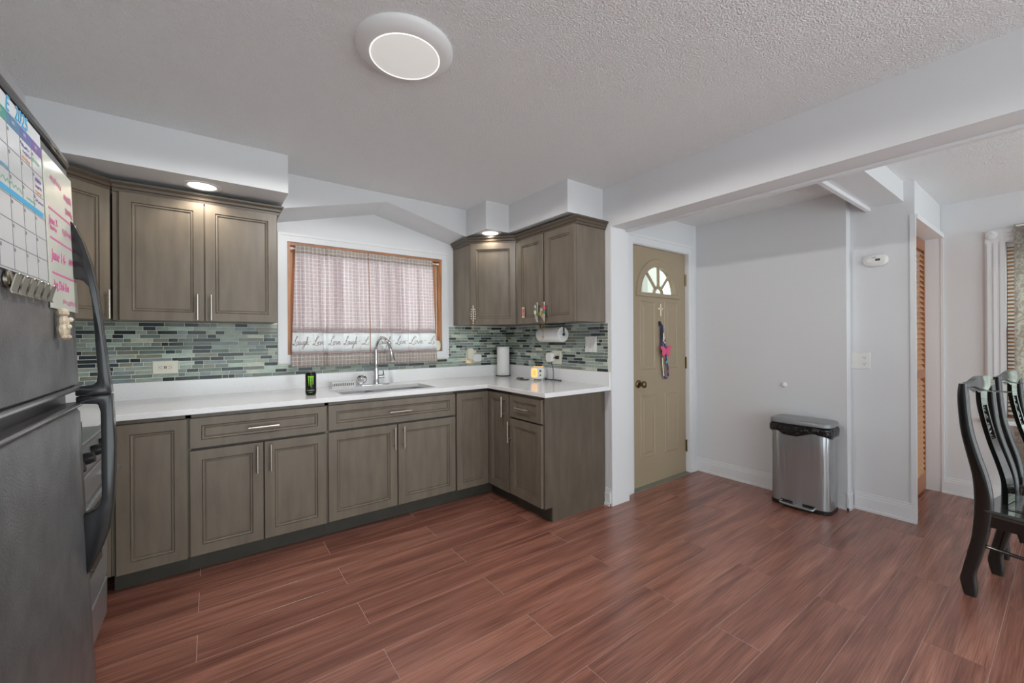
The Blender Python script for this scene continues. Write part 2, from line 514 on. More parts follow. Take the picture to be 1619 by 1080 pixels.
# unseen wall behind the viewer, with unglazed openings added to let in fill daylight
bw = MB().box(XL - 0.1, -0.75, YB - 0.12, YB, 0, ZC).box(4.55, 5.0, YB - 0.12, YB, 0, ZC).box(-0.75, 4.55, YB - 0.12, YB, 2.12, ZC).box(2.3, 2.75, YB - 0.12, YB, 0, 2.12)
struct('wall_front', bw, 'wall', 'white wall with wide openings added for fill daylight behind the viewer')
# entry nook walls
struct('wall_entry', MB().box(XR + 0.195, 2.785, 2.15, 2.27, 0, ZD).box(3.625, 3.77, 2.15, 2.27, 0, ZD).box(2.785, 3.625, 2.15, 2.27, 2.062, ZD), 'wall', 'white wall around the entry door')
struct('wall_hall', MB().box(3.77, 3.95, 0.99, 2.27, 0, ZD), 'wall', 'white wall behind the trash can')
struct('wall_partition', MB().box(3.86, 3.87, 0.645, 0.99, 0, ZD).box(3.87, 3.95, 0.86, 0.99, 0, ZD), 'wall', 'narrow white wall with alarm and switch plate')
struct('wall_closet', MB().box(3.87, 4.81, 0.645, 0.74, 2.09, ZD).box(3.86, 3.95, 0.64, 0.645, 2.1, ZD).box(4.805, 4.9, 0.645, 0.9, 0, ZD), 'wall', 'white header wall over the louvered closet')
struct('wall_closet_back', MB().box(3.95, 4.9, 1.3, 1.4, 0, ZD).box(3.95, 3.96, 0.99, 1.3, 0, ZD), 'wall', 'inside of the closet')
DW0, DW1, DZ0, DZ1 = -0.55, 0.305, 0.65, 1.97
dw = MB().box(4.81, 4.93, DW1, 0.645, 0, ZD).box(4.81, 4.93, YB - 0.1, DW0, 0, ZD).box(4.81, 4.93, DW0, DW1, 0, DZ0).box(4.81, 4.93, DW0, DW1, DZ1, ZD)
struct('wall_dining', dw, 'wall', 'white dining wall with window')

# beam, end post, bulkhead
struct('beam', MB().box(XR, XR + 0.195, YB, 2.075, 2.112, ZC), 'wall', 'white dropped beam between kitchen and entry')
struct('trim_beam', MB().box(XR + 0.165, XR + 0.2, YB, 2.06, 2.098, 2.112), 'trim', 'thin trim strip along the beam edge')
struct('trim_post', MB().box(XR - 0.003, XR + 0.198, 2.062, 2.0755, 0, 2.112), 'trim', 'white board capping the end of the stub wall')
struct('bulkhead', MB().box(XR + 0.195, 3.86, 0.695, 0.885, 2.2, ZD), 'wall', 'white dropped bulkhead crossing the entry ceiling')
struct('trim_bulkhead', MB().box(XR + 0.195, 3.86, 0.872, 0.897, 2.176, 2.2), 'trim', 'thin white strip under the bulkhead')

# soffits
struct('soffit_left', MB().cells([XL, -0.69, 0.392], [0.6, 2.875, YS], lambda i, j: j == 1 or i == 0, 2.18, ZC), 'wall', 'white soffit over the left cabinets')
struct('soffit_right', MB().cells([1.838, 2.07, XR], [2.145, 2.865, YS], lambda i, j: j == 1 or i == 1, 2.18, ZC), 'wall', 'stepped white soffit over the right cabinets')
# window pelmet with peaked underside
pf = [(0.392, ZC), (1.838, ZC), (1.838, 2.178), (1.125, 2.352), (0.392, 2.168)]
pk = [(0.392, ZC), (1.838, ZC), (1.838, 2.142), (1.10, 2.311), (0.392, 2.128)]
struct('pelmet', MB().loops([[(x, 3.19, z) for x, z in pf], [(x, YS, z) for x, z in pk]]), 'wall', 'white peaked pelmet over the kitchen window')

# baseboards (two-step profile)
def baseboard(name, pts, label):
    mb = MB()
    for (x0, y0, x1, y1, nx, ny) in pts:
        for t, z0, z1 in ((0.020, 0.0, 0.018), (0.014, 0.0, 0.095), (0.010, 0.095, 0.112), (0.006, 0.112, 0.128)):
            xa, xb = sorted((x0, x1)); ya, yb = sorted((y0, y1))
            if nx: mb.box(*(sorted((x0, x0 + nx * t))), ya, yb, z0, z1)
            else: mb.box(xa, xb, *(sorted((y0, y0 + ny * t))), z0, z1)
    return struct(name, mb, 'trim', label)
baseboard('baseboard_hall', [(3.77, 0.978, 3.77, 2.15, -1, 0), (3.75, 0.99, 3.86, 0.99, 0, -1)], 'white baseboard along the trash can wall')
baseboard('baseboard_partition', [(3.86, 0.634, 3.86, 0.97, -1, 0)], 'white baseboard of the narrow alarm wall')
baseboard('baseboard_dining', [(4.81, YB, 4.81, 0.645, -1, 0)], 'white baseboard under the dining window')
baseboard('baseboard_entry', [(3.70, 2.15, 3.77, 2.15, 0, -1)], 'short white baseboard right of the entry door')
baseboard('baseboard_right', [(XR, 2.076, XR, 2.128, -1, 0)], 'short white baseboard beside the cabinet end')

# casings
def casing_y(name, x0, x1, z0, z1, y, wd, label, bottom=False):
    mb = MB()
    def strip(a, b, c, d):
        mb.box(a, b, y - 0.014, y, c, d)
    strip(x0 - wd, x0, (z0 - wd) if bottom else z0, z1 + wd)
    strip(x1, x1 + wd, (z0 - wd) if bottom else z0, z1 + wd)
    strip(x0, x1, z1, z1 + wd)
    if bottom: strip(x0, x1, z0 - wd, z0)
    e = wd * 0.3
    mb.box(x0 - wd, x0 - wd + e, y - 0.02, y - 0.014, (z0 - wd) if bottom else z0, z1 + wd)
    mb.box(x1 + wd - e, x1 + wd, y - 0.02, y - 0.014, (z0 - wd) if bottom else z0, z1 + wd)
    mb.box(x0 - wd + e, x1 + wd - e, y - 0.02, y - 0.014, z1 + wd - e, z1 + wd)
    if bottom: mb.box(x0 - wd + e, x1 + wd - e, y - 0.02, y - 0.014, z0 - wd, z0 - wd + e)
    return struct(name, mb, 'trim', label)
casing_y('trim_1', WX0, WX1, WZ0, WZ1, YS, 0.062, 'white casing around the kitchen window', True)
casing_y('trim_2', 2.795, 3.618, 0, 2.055, 2.15, 0.078, 'white casing around the entry door')
struct('trim_3', MB().box(3.850, 3.862, 0.634, 0.663, 0.128, 2.102).box(3.8605, 3.868, 0.634, 0.645, 0, 2.09).box(3.862, 4.809, 0.625, 0.645, 2.068, 2.102).box(4.797, 4.809, 0.628, 0.645, 0, 2.068), 'trim', 'white casing around the louvered closet')
struct('trim_closet_jamb', MB().box(4.800, 4.806, 0.645, 0.80, 0, 2.09).box(3.87, 4.800, 0.645, 0.775, 2.068, 2.09), 'trim', 'white jamb of the louvered closet')

# ------------------------------------------------------------------ mosaic backsplash
tile_cache = {}
def tile_mesh(l, ci, ax):
    key = (round(l, 3), ci, ax)
    if key not in tile_cache:
        h = 0.0214
        mb = MB().panel(0, l, 0, h, [(0, 0, 0), (0, 0, -0.0045), (0.0011, 0.0011, -0.006)])
        tile_cache[key] = mb.mesh('tile', 'tile%d' % ci)
    return tile_cache[key]
TP, TZ0, NROW = 0.02487, 1.0135, 15
def lay_tiles(u0, u1, blocked):
    """rows of random tiles -> list of (u, z, length, colour)"""
    out = []
    for k in range(NROW):
        z = TZ0 + k * TP
        u = u0 - random.uniform(0, 0.06)
        last = -1
        while u < u1:
            l = random.choice([0.036, 0.05, 0.05, 0.062, 0.075, 0.075, 0.1, 0.1, 0.125, 0.125, 0.15])
            ci = random.choices(range(len(TILE_COL)), TILE_W)[0]
            if ci == last and ci in (3, 7): ci = 0
            last = ci
            segs = [(max(u, u0), min(u + l, u1))]
            for (b0, b1, bz0, bz1) in blocked:
                if z + TP > bz0 + 0.004 and z < bz1:
                    ns = []
                    for a, b in segs:
                        if b <= b0 or a >= b1: ns.append((a, b))
                        else:
                            if a < b0: ns.append((a, b0))
                            if b > b1: ns.append((b1, b))
                    segs = ns
            for a, b in segs:
                if b - a > 0.008: out.append((a, z, b - a - 0.0034, ci))
            u += l
    return out
def place_tiles(tiles, wall, fn, rotz, name_rest):
    order = sorted(tiles, key=lambda t: t[4])
    for t in order[:300]:
        o = bpy.data.objects.new('tile', tile_mesh(t[2], t[3], 0))
        C.objects.link(o); o.parent = wall
        o.location = fn(t[0], t[1]); o.rotation_euler = (0, 0, rotz)
    rest = order[300:]
    if rest:
        me = bpy.data.meshes.new(name_rest)
        bm = bmesh.new()
        for ci in range(len(TILE_COL)): me.materials.append(M['tile%d' % ci])
        for t in rest:
            n0 = len(bm.faces)
            bm.from_mesh(tile_mesh(t[2], t[3], 0))
            bm.verts.ensure_lookup_table(); bm.faces.ensure_lookup_table()
            mw = Matrix.Translation(fn(t[0], t[1])) @ Matrix.Rotation(rotz, 4, 'Z')
            vs = set()
            for f in bm.faces[n0:]:
                f.material_index = t[3]
                vs.update(f.verts)
            for v in vs: v.co = mw @ v.co
        bm.to_mesh(me); bm.free()
        o = bpy.data.objects.new(name_rest, me); C.objects.link(o); o.parent = wall
        tag(o, kind='stuff')
MB().box(XL, 0.396, YS - 0.0042, YS, 1.0, 1.386).box(1.778, XR, YS - 0.0042, YS, 1.0, 1.386).box(0.396, 1.778, YS - 0.0042, YS, 1.0, 1.098).build('grout', 'grout', wall_back)
MB().box(XR - 0.0042, XR, 2.09, YS - 0.0043, 1.0, 1.386).build('grout', 'grout', wall_right)
tb = lay_tiles(XL + 0.01, XR - 0.002, [(0.396, 1.778, 1.096, 3.0)])
tb = [t + ((1e3 if t[0] < -0.72 else 0) + abs(t[0] - 0.7),) for t in tb if t[0] > -0.8]
place_tiles(tb, wall_back, lambda u, z: (u, YS - 0.001, z), 0.0, 'tile_remainder')
tr = lay_tiles(0.008, YS - 2.092, [])
tr = [t + (t[0],) for t in tr]
place_tiles(tr, wall_right, lambda u, z: (XR - 0.001, YS - u, z), R(-90), 'tile_remainder')

# ================================================================== WINDOWS AND DOORS
win1 = tag(bpy.data.objects.new('window_1', None), 'kitchen window with honey wood frame behind the curtains', None, None, 'structure')
C.objects.link(win1); win1.location = (0, 0, 0)
g = 0.022
MB().box(WX0, WX0 + g, YS, YS + 0.11, WZ0, WZ1).build('jamb', 'wood_trim', win1)
MB().box(WX1 - g, WX1, YS, YS + 0.11, WZ0, WZ1).build('jamb', 'wood_trim', win1)
MB().box(WX0 + g, WX1 - g, YS, YS + 0.11, WZ1 - g, WZ1).build('head', 'wood_trim_h', win1)
MB().box(WX0 + g, WX1 - g, YS, YS + 0.11, WZ0, WZ0 + g).build('sill', 'wood_trim_h', win1)
for x in (0.82, 1.32):
    MB().box(x, x + 0.07, YS + 0.002, YS + 0.03, WZ1 - g - 0.016, WZ1 - g).build('head_block', 'wood_trim_h', win1)
xm = (WX0 + WX1) / 2
for i, (a, b, yy) in enumerate(((WX0 + g, xm + 0.03, YS + 0.075), (xm - 0.03, WX1 - g, YS + 0.045))):
    s = 0.048
    f = MB().box(a, a + s, yy, yy + 0.028, WZ0 + g, WZ1 - g).box(b - s, b, yy, yy + 0.028, WZ0 + g, WZ1 - g)
    f.box(a + s, b - s, yy, yy + 0.028, WZ1 - g - s, WZ1 - g).box(a + s, b - s, yy, yy + 0.028, WZ0 + g, WZ0 + g + s)
    sash = f.build('sash', 'wood_trim', win1, bevel=0.003)
    MB().box(a + s, b - s, yy + 0.012, yy + 0.016, WZ0 + g + s, WZ1 - g - s).build('pane', 'glass', sash)

# dining window : casing, wood sashes, blind slats
win2 = tag(bpy.data.objects.new('window_2', None), 'dining window with white fluted casing and wood sashes', None, None, 'structure')
C.objects.link(win2)
cas = MB()
for (y0, y1) in ((DW1, DW1 + 0.1), (DW0 - 0.1, DW0)):
    cas.box(4.79, 4.81, y0, y1, DZ0 - 0.02, DZ1 + 0.1)
    for k in range(3):
        cas.box(4.782, 4.79, y0 + 0.008 + k * 0.032, y0 + 0.026 + k * 0.032, DZ0 - 0.02, DZ1 + 0.002)
cas.box(4.79, 4.81, DW0, DW1, DZ1, DZ1 + 0.1)
for k in range(3): cas.box(4.782, 4.79, DW0, DW1, DZ1 + 0.008 + k * 0.032, DZ1 + 0.026 + k * 0.032)
cas.build('casing', 'trim', win2)
MB().box(4.755, 4.83, DW0 - 0.12, DW1 + 0.115, DZ0 - 0.045, DZ0 - 0.015).box(4.79, 4.81, DW0 - 0.08, DW1 + 0.095, DZ0 - 0.13, DZ0 - 0.045).build('stool', 'trim', win2, bevel=0.004)
MB().lathe([(0.006, 4.782), (0.03, 4.782), (0.032, 4.776), (0.018, 4.773), (0.016, 4.768), (0.004, 4.766)], (0, DW1 + 0.065, DZ1 + 0.062), 20, 'x').build('rosette', 'trim', win2, smooth=True)
zm = 1.315
for (z0, z1, xx) in ((DZ0 - 0.015, zm + 0.02, 4.865), (zm - 0.02, DZ1, 4.895)):
    s = 0.05
    f = MB().box(xx, xx + 0.028, DW1 - s, DW1, z0, z1).box(xx, xx + 0.028, DW0, DW0 + s, z0, z1)
    f.box(xx, xx + 0.028, DW0 + s, DW1 - s, z1 - s, z1).box(xx, xx + 0.028, DW0 + s, DW1 - s, z0, z0 + s)
    sash = f.build('sash', 'wood_trim', win2, bevel=0.003)
    MB().box(xx + 0.012, xx + 0.016, DW0 + s, DW1 - s, z0 + s, z1 - s).build('pane', 'glass', sash)
blind = thing('window_blind', 'white horizontal slat blind hanging in the dining window', 'blind', (4.845, (DW0 + DW1) / 2, DZ1))
hw = (DW1 - DW0) / 2 - 0.006
MB().box(-0.015, 0.015, -hw, hw, -0.03, 0.0).build('headrail', 'slat_white', blind, bevel=0.003)
sl = MB().box(-0.0115, 0.0115, -hw, hw, -0.0006, 0.0006).mesh('slat', 'slat_white')
for k in range(43):
    o = bpy.data.objects.new('slat', sl); C.objects.link(o); o.parent = blind
    o.location = (0, 0, -0.05 - k * 0.0285); o.rotation_euler = (0, R(-38), 0)
MB().box(-0.012, 0.012, -hw, hw, -1.29, -1.275).build('bottom_rail', 'slat_white', blind)
# patterned curtain strip at the dining window
cu = MB(); L = []
for k in range(15):
    y = 0.262 - k * 0.024
    L.append([(4.755 + 0.014 * math.sin(k * 1.25), y, 2.087), (4.75 + 0.016 * math.sin(k * 1.25 + 0.3), y, 1.2), (4.75 + 0.018 * math.sin(k * 1.25 + 0.5), y + 0.004, 0.25)])
cu.loops(L, False, False, False)
dc = cu.build('dining_curtain', 'damask', None, smooth=60)
tag(dc, 'taupe patterned sheer curtain at the dining window edge', 'curtain')
sol = dc.modifiers.new('thickness', 'SOLIDIFY'); sol.thickness = 0.0015
tag(MB().tube([(4.765, 0.266, 2.075), (4.765, -0.75, 2.075)], 0.008, 10).build('curtain_rod', 'white_pl', None, smooth=True), 'white rod carrying the dining window curtain', 'curtain rod')

# foliage outside
def shrub(name, cx, cy, cz, sx, sy, sz, label, n=60):
    mb = MB()
    rnd = random.Random(name + label)
    for k in range(n):
        mb.ball((cx + rnd.uniform(-sx, sx), cy + rnd.uniform(-sy, sy), cz + rnd.uniform(-sz, sz)), rnd.uniform(0.15, 0.34), 8)
    return tag(mb.build(name, 'leaf', None, smooth=60), label, 'shrub')
shrub('garden_shrub', 7.4, -0.3, 1.1, 0.4, 2.2, 1.3, 'pale green leafy shrub outside the dining window', 110)
shrub('garden_shrub', 0.2, 5.6, 1.2, 1.6, 0.4, 0.9, 'pale green leafy shrub outside the kitchen window', 80)

# pale porch siding seen through the fanlight
struct('wall_porch', MB().box(2.7, 5.6, 3.75, 3.85, 0, 3.4).box(4.1, 4.2, 3.0, 3.1, 0, 3.4), mat('porch_siding', (176, 174, 164), 0.8), 'pale porch wall outside the entry door')
# entry door
DX0, DX1, DYF = 2.799, 3.612, 2.172
door = tag(bpy.data.objects.new('door_1', None), 'tan six panel entry door with half round fanlight', None, None, 'structure')
C.objects.link(door); door.location = (DX0, DYF, 0)
W = DX1 - DX0
cxl, czl, ra, rb = 3.196 - DX0, 1.655, 0.255, 0.245
slab = MB()
slab.box(0, W, 0, 0.044, 0.012, czl)
ang = sorted(set([math.pi * k / 24 for k in range(25)] + [math.atan2(2.048 - czl, W - cxl), math.atan2(2.048 - czl, -cxl)]))
inn, out = [], []
for a in ang:
    c_, s_ = math.cos(a), math.sin(a)
    inn.append((cxl + ra * c_, czl + rb * s_))
    cand = []
    if c_ > 1e-6: cand.append((W - cxl) / c_)
    if c_ < -1e-6: cand.append(-cxl / c_)
    if s_ > 1e-6: cand.append((2.048 - czl) / s_)
    t = min(cand); out.append((cxl + t * c_, czl + t * s_))
for k in range(len(ang) - 1):
    (a, b), (c_, d) = inn[k], inn[k + 1]; (e, f), (g_, h) = out[k], out[k + 1]
    slab.quad((a, 0, b), (e, 0, f), (g_, 0, h), (c_, 0, d))
    slab.quad((a, 0.044, b), (c_, 0.044, d), (g_, 0.044, h), (e, 0.044, f))
    slab.quad((a, 0, b), (c_, 0, d), (c_, 0.044, d), (a, 0.044, b))
    slab.quad((e, 0, f), (e, 0.044, f), (g_, 0.044, h), (g_, 0, h))
slab.build('slab', 'door', door)
# fanlight frame, muntins, panes
fr = MB()
def arc(rx, rz, y, n=28): return [(cxl + rx * math.cos(math.pi * k / n), y, czl + rz * math.sin(math.pi * k / n)) for k in range(n + 1)]
prof = [(0.066, 0.0), (0.058, -0.010), (0.036, -0.013), (0.022, -0.008), (0.008, -0.011), (-0.006, -0.004), (-0.006, 0.02)]
fr.loops([arc(ra + d, rb + d, y) for d, y in prof], False, False, False)
fan = fr.build('fanlight_frame', 'door', door, smooth=40)
MB().box(cxl - ra - 0.066, cxl + ra + 0.066, -0.012, 0.0, czl - 0.03, czl + 0.006).build('fanlight_base', 'door', fan, bevel=0.004)
hub = 0.062
hb = MB()
n = 16
hb.loops([[(cxl + r_ * math.cos(math.pi * k / n), y, czl + r_ * math.sin(math.pi * k / n)) for k in range(n + 1)] for r_, y in ((hub + 0.012, 0.012), (hub + 0.012, -0.002), (hub, -0.008), (hub - 0.014, -0.002), (hub - 0.014, 0.012))], False, False, False)
hb.build('fanlight_hub', 'door', fan, smooth=40)
for a in (48, 90, 132):
    c_, s_ = math.cos(R(a)), math.sin(R(a))
    p0 = (cxl + hub * c_, czl + hub * s_); p1 = (cxl + ra * c_, czl + rb * s_)
    nx, nz = -s_ * 0.012, c_ * 0.012
    MB().prism([(p0[0] + nx, p0[1] + nz), (p0[0] - nx, p0[1] - nz), (p1[0] - nx, p1[1] - nz), (p1[0] + nx, p1[1] + nz)], 'y', -0.005, 0.012).build('muntin', 'door', fan, bevel=0.003)
for a0, a1 in ((0, 48), (48, 90), (90, 132), (132, 180)):
    pts_o = [(cxl + ra * math.cos(R(a0 + (a1 - a0) * k / 8)), czl + rb * math.sin(R(a0 + (a1 - a0) * k / 8))) for k in range(9)]
    pts_i = [(cxl + hub * math.cos(R(a1 + (a0 - a1) * k / 4)), czl + hub * math.sin(R(a1 + (a0 - a1) * k / 4))) for k in range(5)]
    MB().prism(pts_o + pts_i, 'y', 0.012, 0.018).build('pane', 'glass', fan)
MB().prism([(cxl + hub * math.cos(math.pi * k / 12), czl + hub * math.sin(math.pi * k / 12)) for k in range(13)], 'y', 0.012, 0.018).build('pane', 'glass', fan)
for (a, b, c_, d) in ((2.93, 3.142, 0.995, 1.59), (3.28, 3.482, 0.995, 1.595), (2.93, 3.142, 0.245, 0.782), (3.28, 3.482, 0.245, 0.782)):
    MB().panel(a - DX0, b - DX0, c_, d, [(0, 0, 0.002), (0, 0, 0.0), (0.010, 0.010, -0.006), (0.02, 0.02, -0.0015), (0.032, 0.032, -0.0015), (0.05, 0.05, -0.007)]).build('panel', 'door', door)
kn = MB().lathe([(0.003, 0.0), (0.034, 0.0), (0.034, -0.006), (0.026, -0.012), (0.013, -0.016), (0.013, -0.036), (0.024, -0.044), (0.029, -0.056), (0.026, -0.068), (0.012, -0.074), (0.003, -0.075)], (2.905 - DX0, 0, 0.882), 24, 'y')
kn.build('knob', 'brass', door, smooth=50)
for z in (1.81, 1.035, 0.255):
    MB().box(W - 0.004, W + 0.026, -0.004, 0.004, z - 0.05, z + 0.05).lathe([(0.007, z - 0.055), (0.007, z + 0.055)], (W + 0.004, -0.008, 0), 10).build('hinge', 'brass', door)
struct('threshold', MB().box(2.80, 3.612, 2.12, 2.24, 0.0, 0.011), 'threshold', 'grey metal threshold under the entry door')
struct('trim_door_jamb', MB().box(2.785, 2.797, 2.15, 2.27, 0, 2.062).box(3.6165, 3.625, 2.15, 2.27, 0, 2.062).box(2.797, 3.6165, 2.15, 2.27, 2.051, 2.062), 'trim', 'white jamb of the entry door')

# louvered closet door : two leaves
lv = tag(bpy.data.objects.new('door_2', None), 'honey wood louvered bifold closet door', None, None, 'structure')
C.objects.link(lv)
slat_me = MB().box(-0.2, 0.2, -0.003, 0.003, -0.0235, 0.0235).mesh('slat', 'louver', bevel=0.0015)
for (x0, x1) in ((3.874, 4.334), (4.338, 4.798)):
    f = MB().box(x0, x0 + 0.03, 0.735, 0.762, 0.015, 2.06).box(x1 - 0.03, x1, 0.735, 0.762, 0.015, 2.06)
    f.box(x0 + 0.03, x1 - 0.03, 0.735, 0.762, 1.975, 2.06).box(x0 + 0.03, x1 - 0.03, 0.735, 0.762, 0.015, 0.15).box(x0 + 0.03, x1 - 0.03, 0.735, 0.762, 0.93, 1.0)
    leaf = f.build('leaf', 'louver_edge', lv)
    k = 0
    z = 0.17
    while z < 1.96:
        if not 0.915 < z < 1.015:
            o = bpy.data.objects.new('slat', slat_me); C.objects.link(o); o.parent = leaf
            o.location = ((x0 + x1) / 2, 0.7485, z); o.rotation_euler = (R(-32), 0, 0)
        z += 0.0425

# ================================================================== CABINETS
def bar_handle(parent, x, z, yf, vertical=True, ln=0.155):
    mb = MB()
    if vertical:
        mb.tube([(x, yf - 0.032, z - ln / 2), (x, yf - 0.032, z + ln / 2)], 0.006, 10)
        for s in (-1, 1): mb.tube([(x, yf, z + s * ln * 0.33), (x, yf - 0.032, z + s * ln * 0.33)], 0.0045, 8)
    else:
        mb.tube([(x - ln / 2, yf - 0.032, z), (x + ln / 2, yf - 0.032, z)], 0.006, 10)
        for s in (-1, 1): mb.tube([(x + s * ln * 0.33, yf, z), (x + s * ln * 0.33, yf - 0.032, z)], 0.0045, 8)
    return mb.build('handle', 'nickel', parent, smooth=50)
def front(name, parent, x0, x1, z0, z1, fx=0.058, fz=0.058, t=0.02, yb=0.0):
    yf = yb - t
    r = [(0, 0, yb), (0, 0, yf + 0.002), (0.002, 0.002, yf), (fx - 0.008, fz - 0.008, yf), (fx - 0.006, fz - 0.006, yf + 0.007), (fx - 0.003, fz - 0.003, yf + 0.004),
         (fx + 0.004, fz + 0.004, yf + 0.005), (fx + 0.006, fz + 0.006, yf + 0.012), (fx + 0.012, fz + 0.012, yf + 0.010)]
    return MB().panel(x0, x1, z0, z1, r).build(name, 'cab', parent)

BH, TOE = 0.872, 0.105
def base_cab(name, label, loc, rotz, width, depth, items, toe=True, ends=()):
    """local frame: x along the front, y into the wall, front faces -Y (face frame at y=0)"""
    t = thing(name, label, 'cabinet', loc, rotz, 'base cabinets')
    if name.startswith('sink'):      # open carcass under the sink bowls
        MB().box(0, width, 0.0, 0.02, TOE, BH).box(0, 0.018, 0.02, depth, TOE, BH).box(width - 0.018, width, 0.02, depth, TOE, BH).box(0.018, width - 0.018, 0.02, depth, TOE, TOE + 0.018).build('body', 'cabdark', t)
    else:
        MB().box(0, width, 0.0, depth, TOE, BH).build('body', 'cabdark', t)
    fm = MB().box(0, 0.012, -0.002, 0.0, TOE, BH).box(width - 0.012, width, -0.002, 0.0, TOE, BH).box(0, width, -0.002, 0, BH - 0.02, BH)
    fm.build('face_frame', 'cab', t)
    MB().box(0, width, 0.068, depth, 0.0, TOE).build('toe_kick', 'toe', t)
    for it in items:
        kind, x0, x1, z0, z1 = it[:5]
        fx = 0.06 if kind == 'door' else 0.058
        d = front(kind, t, x0, x1, z0, z1, fx, 0.06 if kind == 'door' else 0.05)
        for h in it[5:]:
            bar_handle(d, h[0], h[1], -0.02, h[2])
    return t
YF = 2.82    # face frame plane of sink run, door fronts at 2.80
D_ = YS - YF - 0.004
base_cab('base_cabinet', 'brown base cabinet with one tall plain door nearest the stove', (-0.40, YF, 0), 0, 0.300, D_,
         [('door', 0.016, 0.295, 0.104, 0.851)])
base_cab('base_cabinet', 'brown base cabinet with one drawer above two doors below the energy drink can', (-0.0995, YF, 0), 0, 0.693, D_,
         [('drawer', 0.0055, 0.6885, 0.688, 0.852, (0.347, 0.770, False)), ('door', 0.0055, 0.3445, 0.108, 0.675, (0.3135, 0.585, True)), ('door', 0.3505, 0.6885, 0.108, 0.675, (0.381, 0.585, True))])
base_cab('sink_base_cabinet', 'brown sink base cabinet with false drawer over two doors', (0.594, YF, 0), 0, 0.918, D_,
         [('drawer', 0.006, 0.914, 0.690, 0.852, (0.47, 0.770, False)), ('door', 0.006, 0.456, 0.110, 0.677, (0.432, 0.585, True)), ('door', 0.463, 0.914, 0.110, 0.677, (0.497, 0.585, True))])
# corner cabinet with two tall doors meeting at the inner corner
XF = 1.83
cc = thing('corner_base_cabinet', 'brown corner base cabinet with two tall narrow doors meeting at the inside corner', 'cabinet', (1.5125, YF, 0), 0, 'base cabinets')
MB().cells([0, XF - 1.5125, 2.436 - 1.5125], [2.5195 - YF, 0, D_], lambda i, j: j == 1 or i == 1, TOE, BH).build('body', 'cabdark', cc)
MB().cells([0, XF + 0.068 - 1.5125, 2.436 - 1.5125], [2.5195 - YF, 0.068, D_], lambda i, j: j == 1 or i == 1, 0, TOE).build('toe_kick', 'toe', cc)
front('door', cc, 0.008, 0.294, 0.106, 0.851)
d2 = front('door', cc, 0.0, 0.278, 0.106, 0.851)
d2.location = (XF - 1.5125, -0.015, 0); d2.rotation_euler = (0, 0, R(-90))
bar_handle(d2, 0.228, 0.752, -0.02, True)
rb_ = base_cab('base_cabinet', 'brown base cabinet with small drawer and single door at the counter end', (XF, 2.5185, 0), R(-90), 0.3745, 2.436 - XF,
         [('drawer', 0.006, 0.3725, 0.686, 0.851, (0.189, 0.765, False)), ('door', 0.006, 0.3725, 0.110, 0.673, (0.022, 0.575, True))])
MB().prism([(0, TOE), (0.066, TOE), (0.066, 0), (2.434 - XF, 0), (2.434 - XF, BH), (0, BH)], 'x', 0.3745, 0.388).build('end_panel', 'cab_panel', rb_)
# left run filler beside the stove
lf = thing('base_cabinet', 'brown base cabinet sliver between stove and corner', 'cabinet', (-0.42, 2.815, 0), 0, 'base cabinets')
MB().box(-0.62, 0, -0.345, 0.0, TOE, BH).box(-0.62, 0.018, 0.0, 0.62, TOE, BH).build('body', 'cab', lf)
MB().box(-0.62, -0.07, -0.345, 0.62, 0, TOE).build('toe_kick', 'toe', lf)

UB, UT = 1.387, 2.10
def crown(mb, path, z0=2.098):
    """stepped crown swept along a polyline of outer-face points (local), outward to the left of travel"""
    prof = [(0.0, 0.0), (0.008, 0.0), (0.010, 0.016), (0.018, 0.022), (0.020, 0.034), (0.034, 0.046), (0.036, 0.056), (0.0, 0.056)]
    n = len(path); L = []
    for i in range(n):
        p = Vector(path[i])
        d0 = (Vector(path[i]) - Vector(path[i - 1])).normalized() if i > 0 else None
        d1 = (Vector(path[i + 1]) - Vector(path[i])).normalized() if i < n - 1 else None
        d0 = d0 or d1; d1 = d1 or d0
        n0 = Vector((d0.y, -d0.x)); n1 = Vector((d1.y, -d1.x))
        m_ = (n0 + n1).normalized(); k = 1.0 / max(0.3, m_.dot(n0))
        L.append([(p.x + m_.x * k * o, p.y + m_.y * k * o, z0 + h) for o, h in prof])
    mb.loops(L)
    return mb
# left two-door wall cabinet
uc = thing('wall_cabinet', 'brown two door wall cabinet left of the window', 'cabinet', (-0.435, 3.135, UB), 0, 'wall cabinets')
UW = 0.795
MB().box(0, UW, 0, 0.301, 0, UT - UB).build('body', 'cab', uc)
d = front('door', uc, 0.028, 0.404, 0.0, 0.712); bar_handle(d, 0.373, 0.083, -0.02, True)
d = front('door', uc, 0.410, 0.792, 0.0, 0.712); bar_handle(d, 0.439, 0.083, -0.02, True)
crown(MB(), [(0.0, -0.004), (UW, -0.004), (UW, 0.28)], UT - UB - 0.002).build('crown', 'crown', uc)
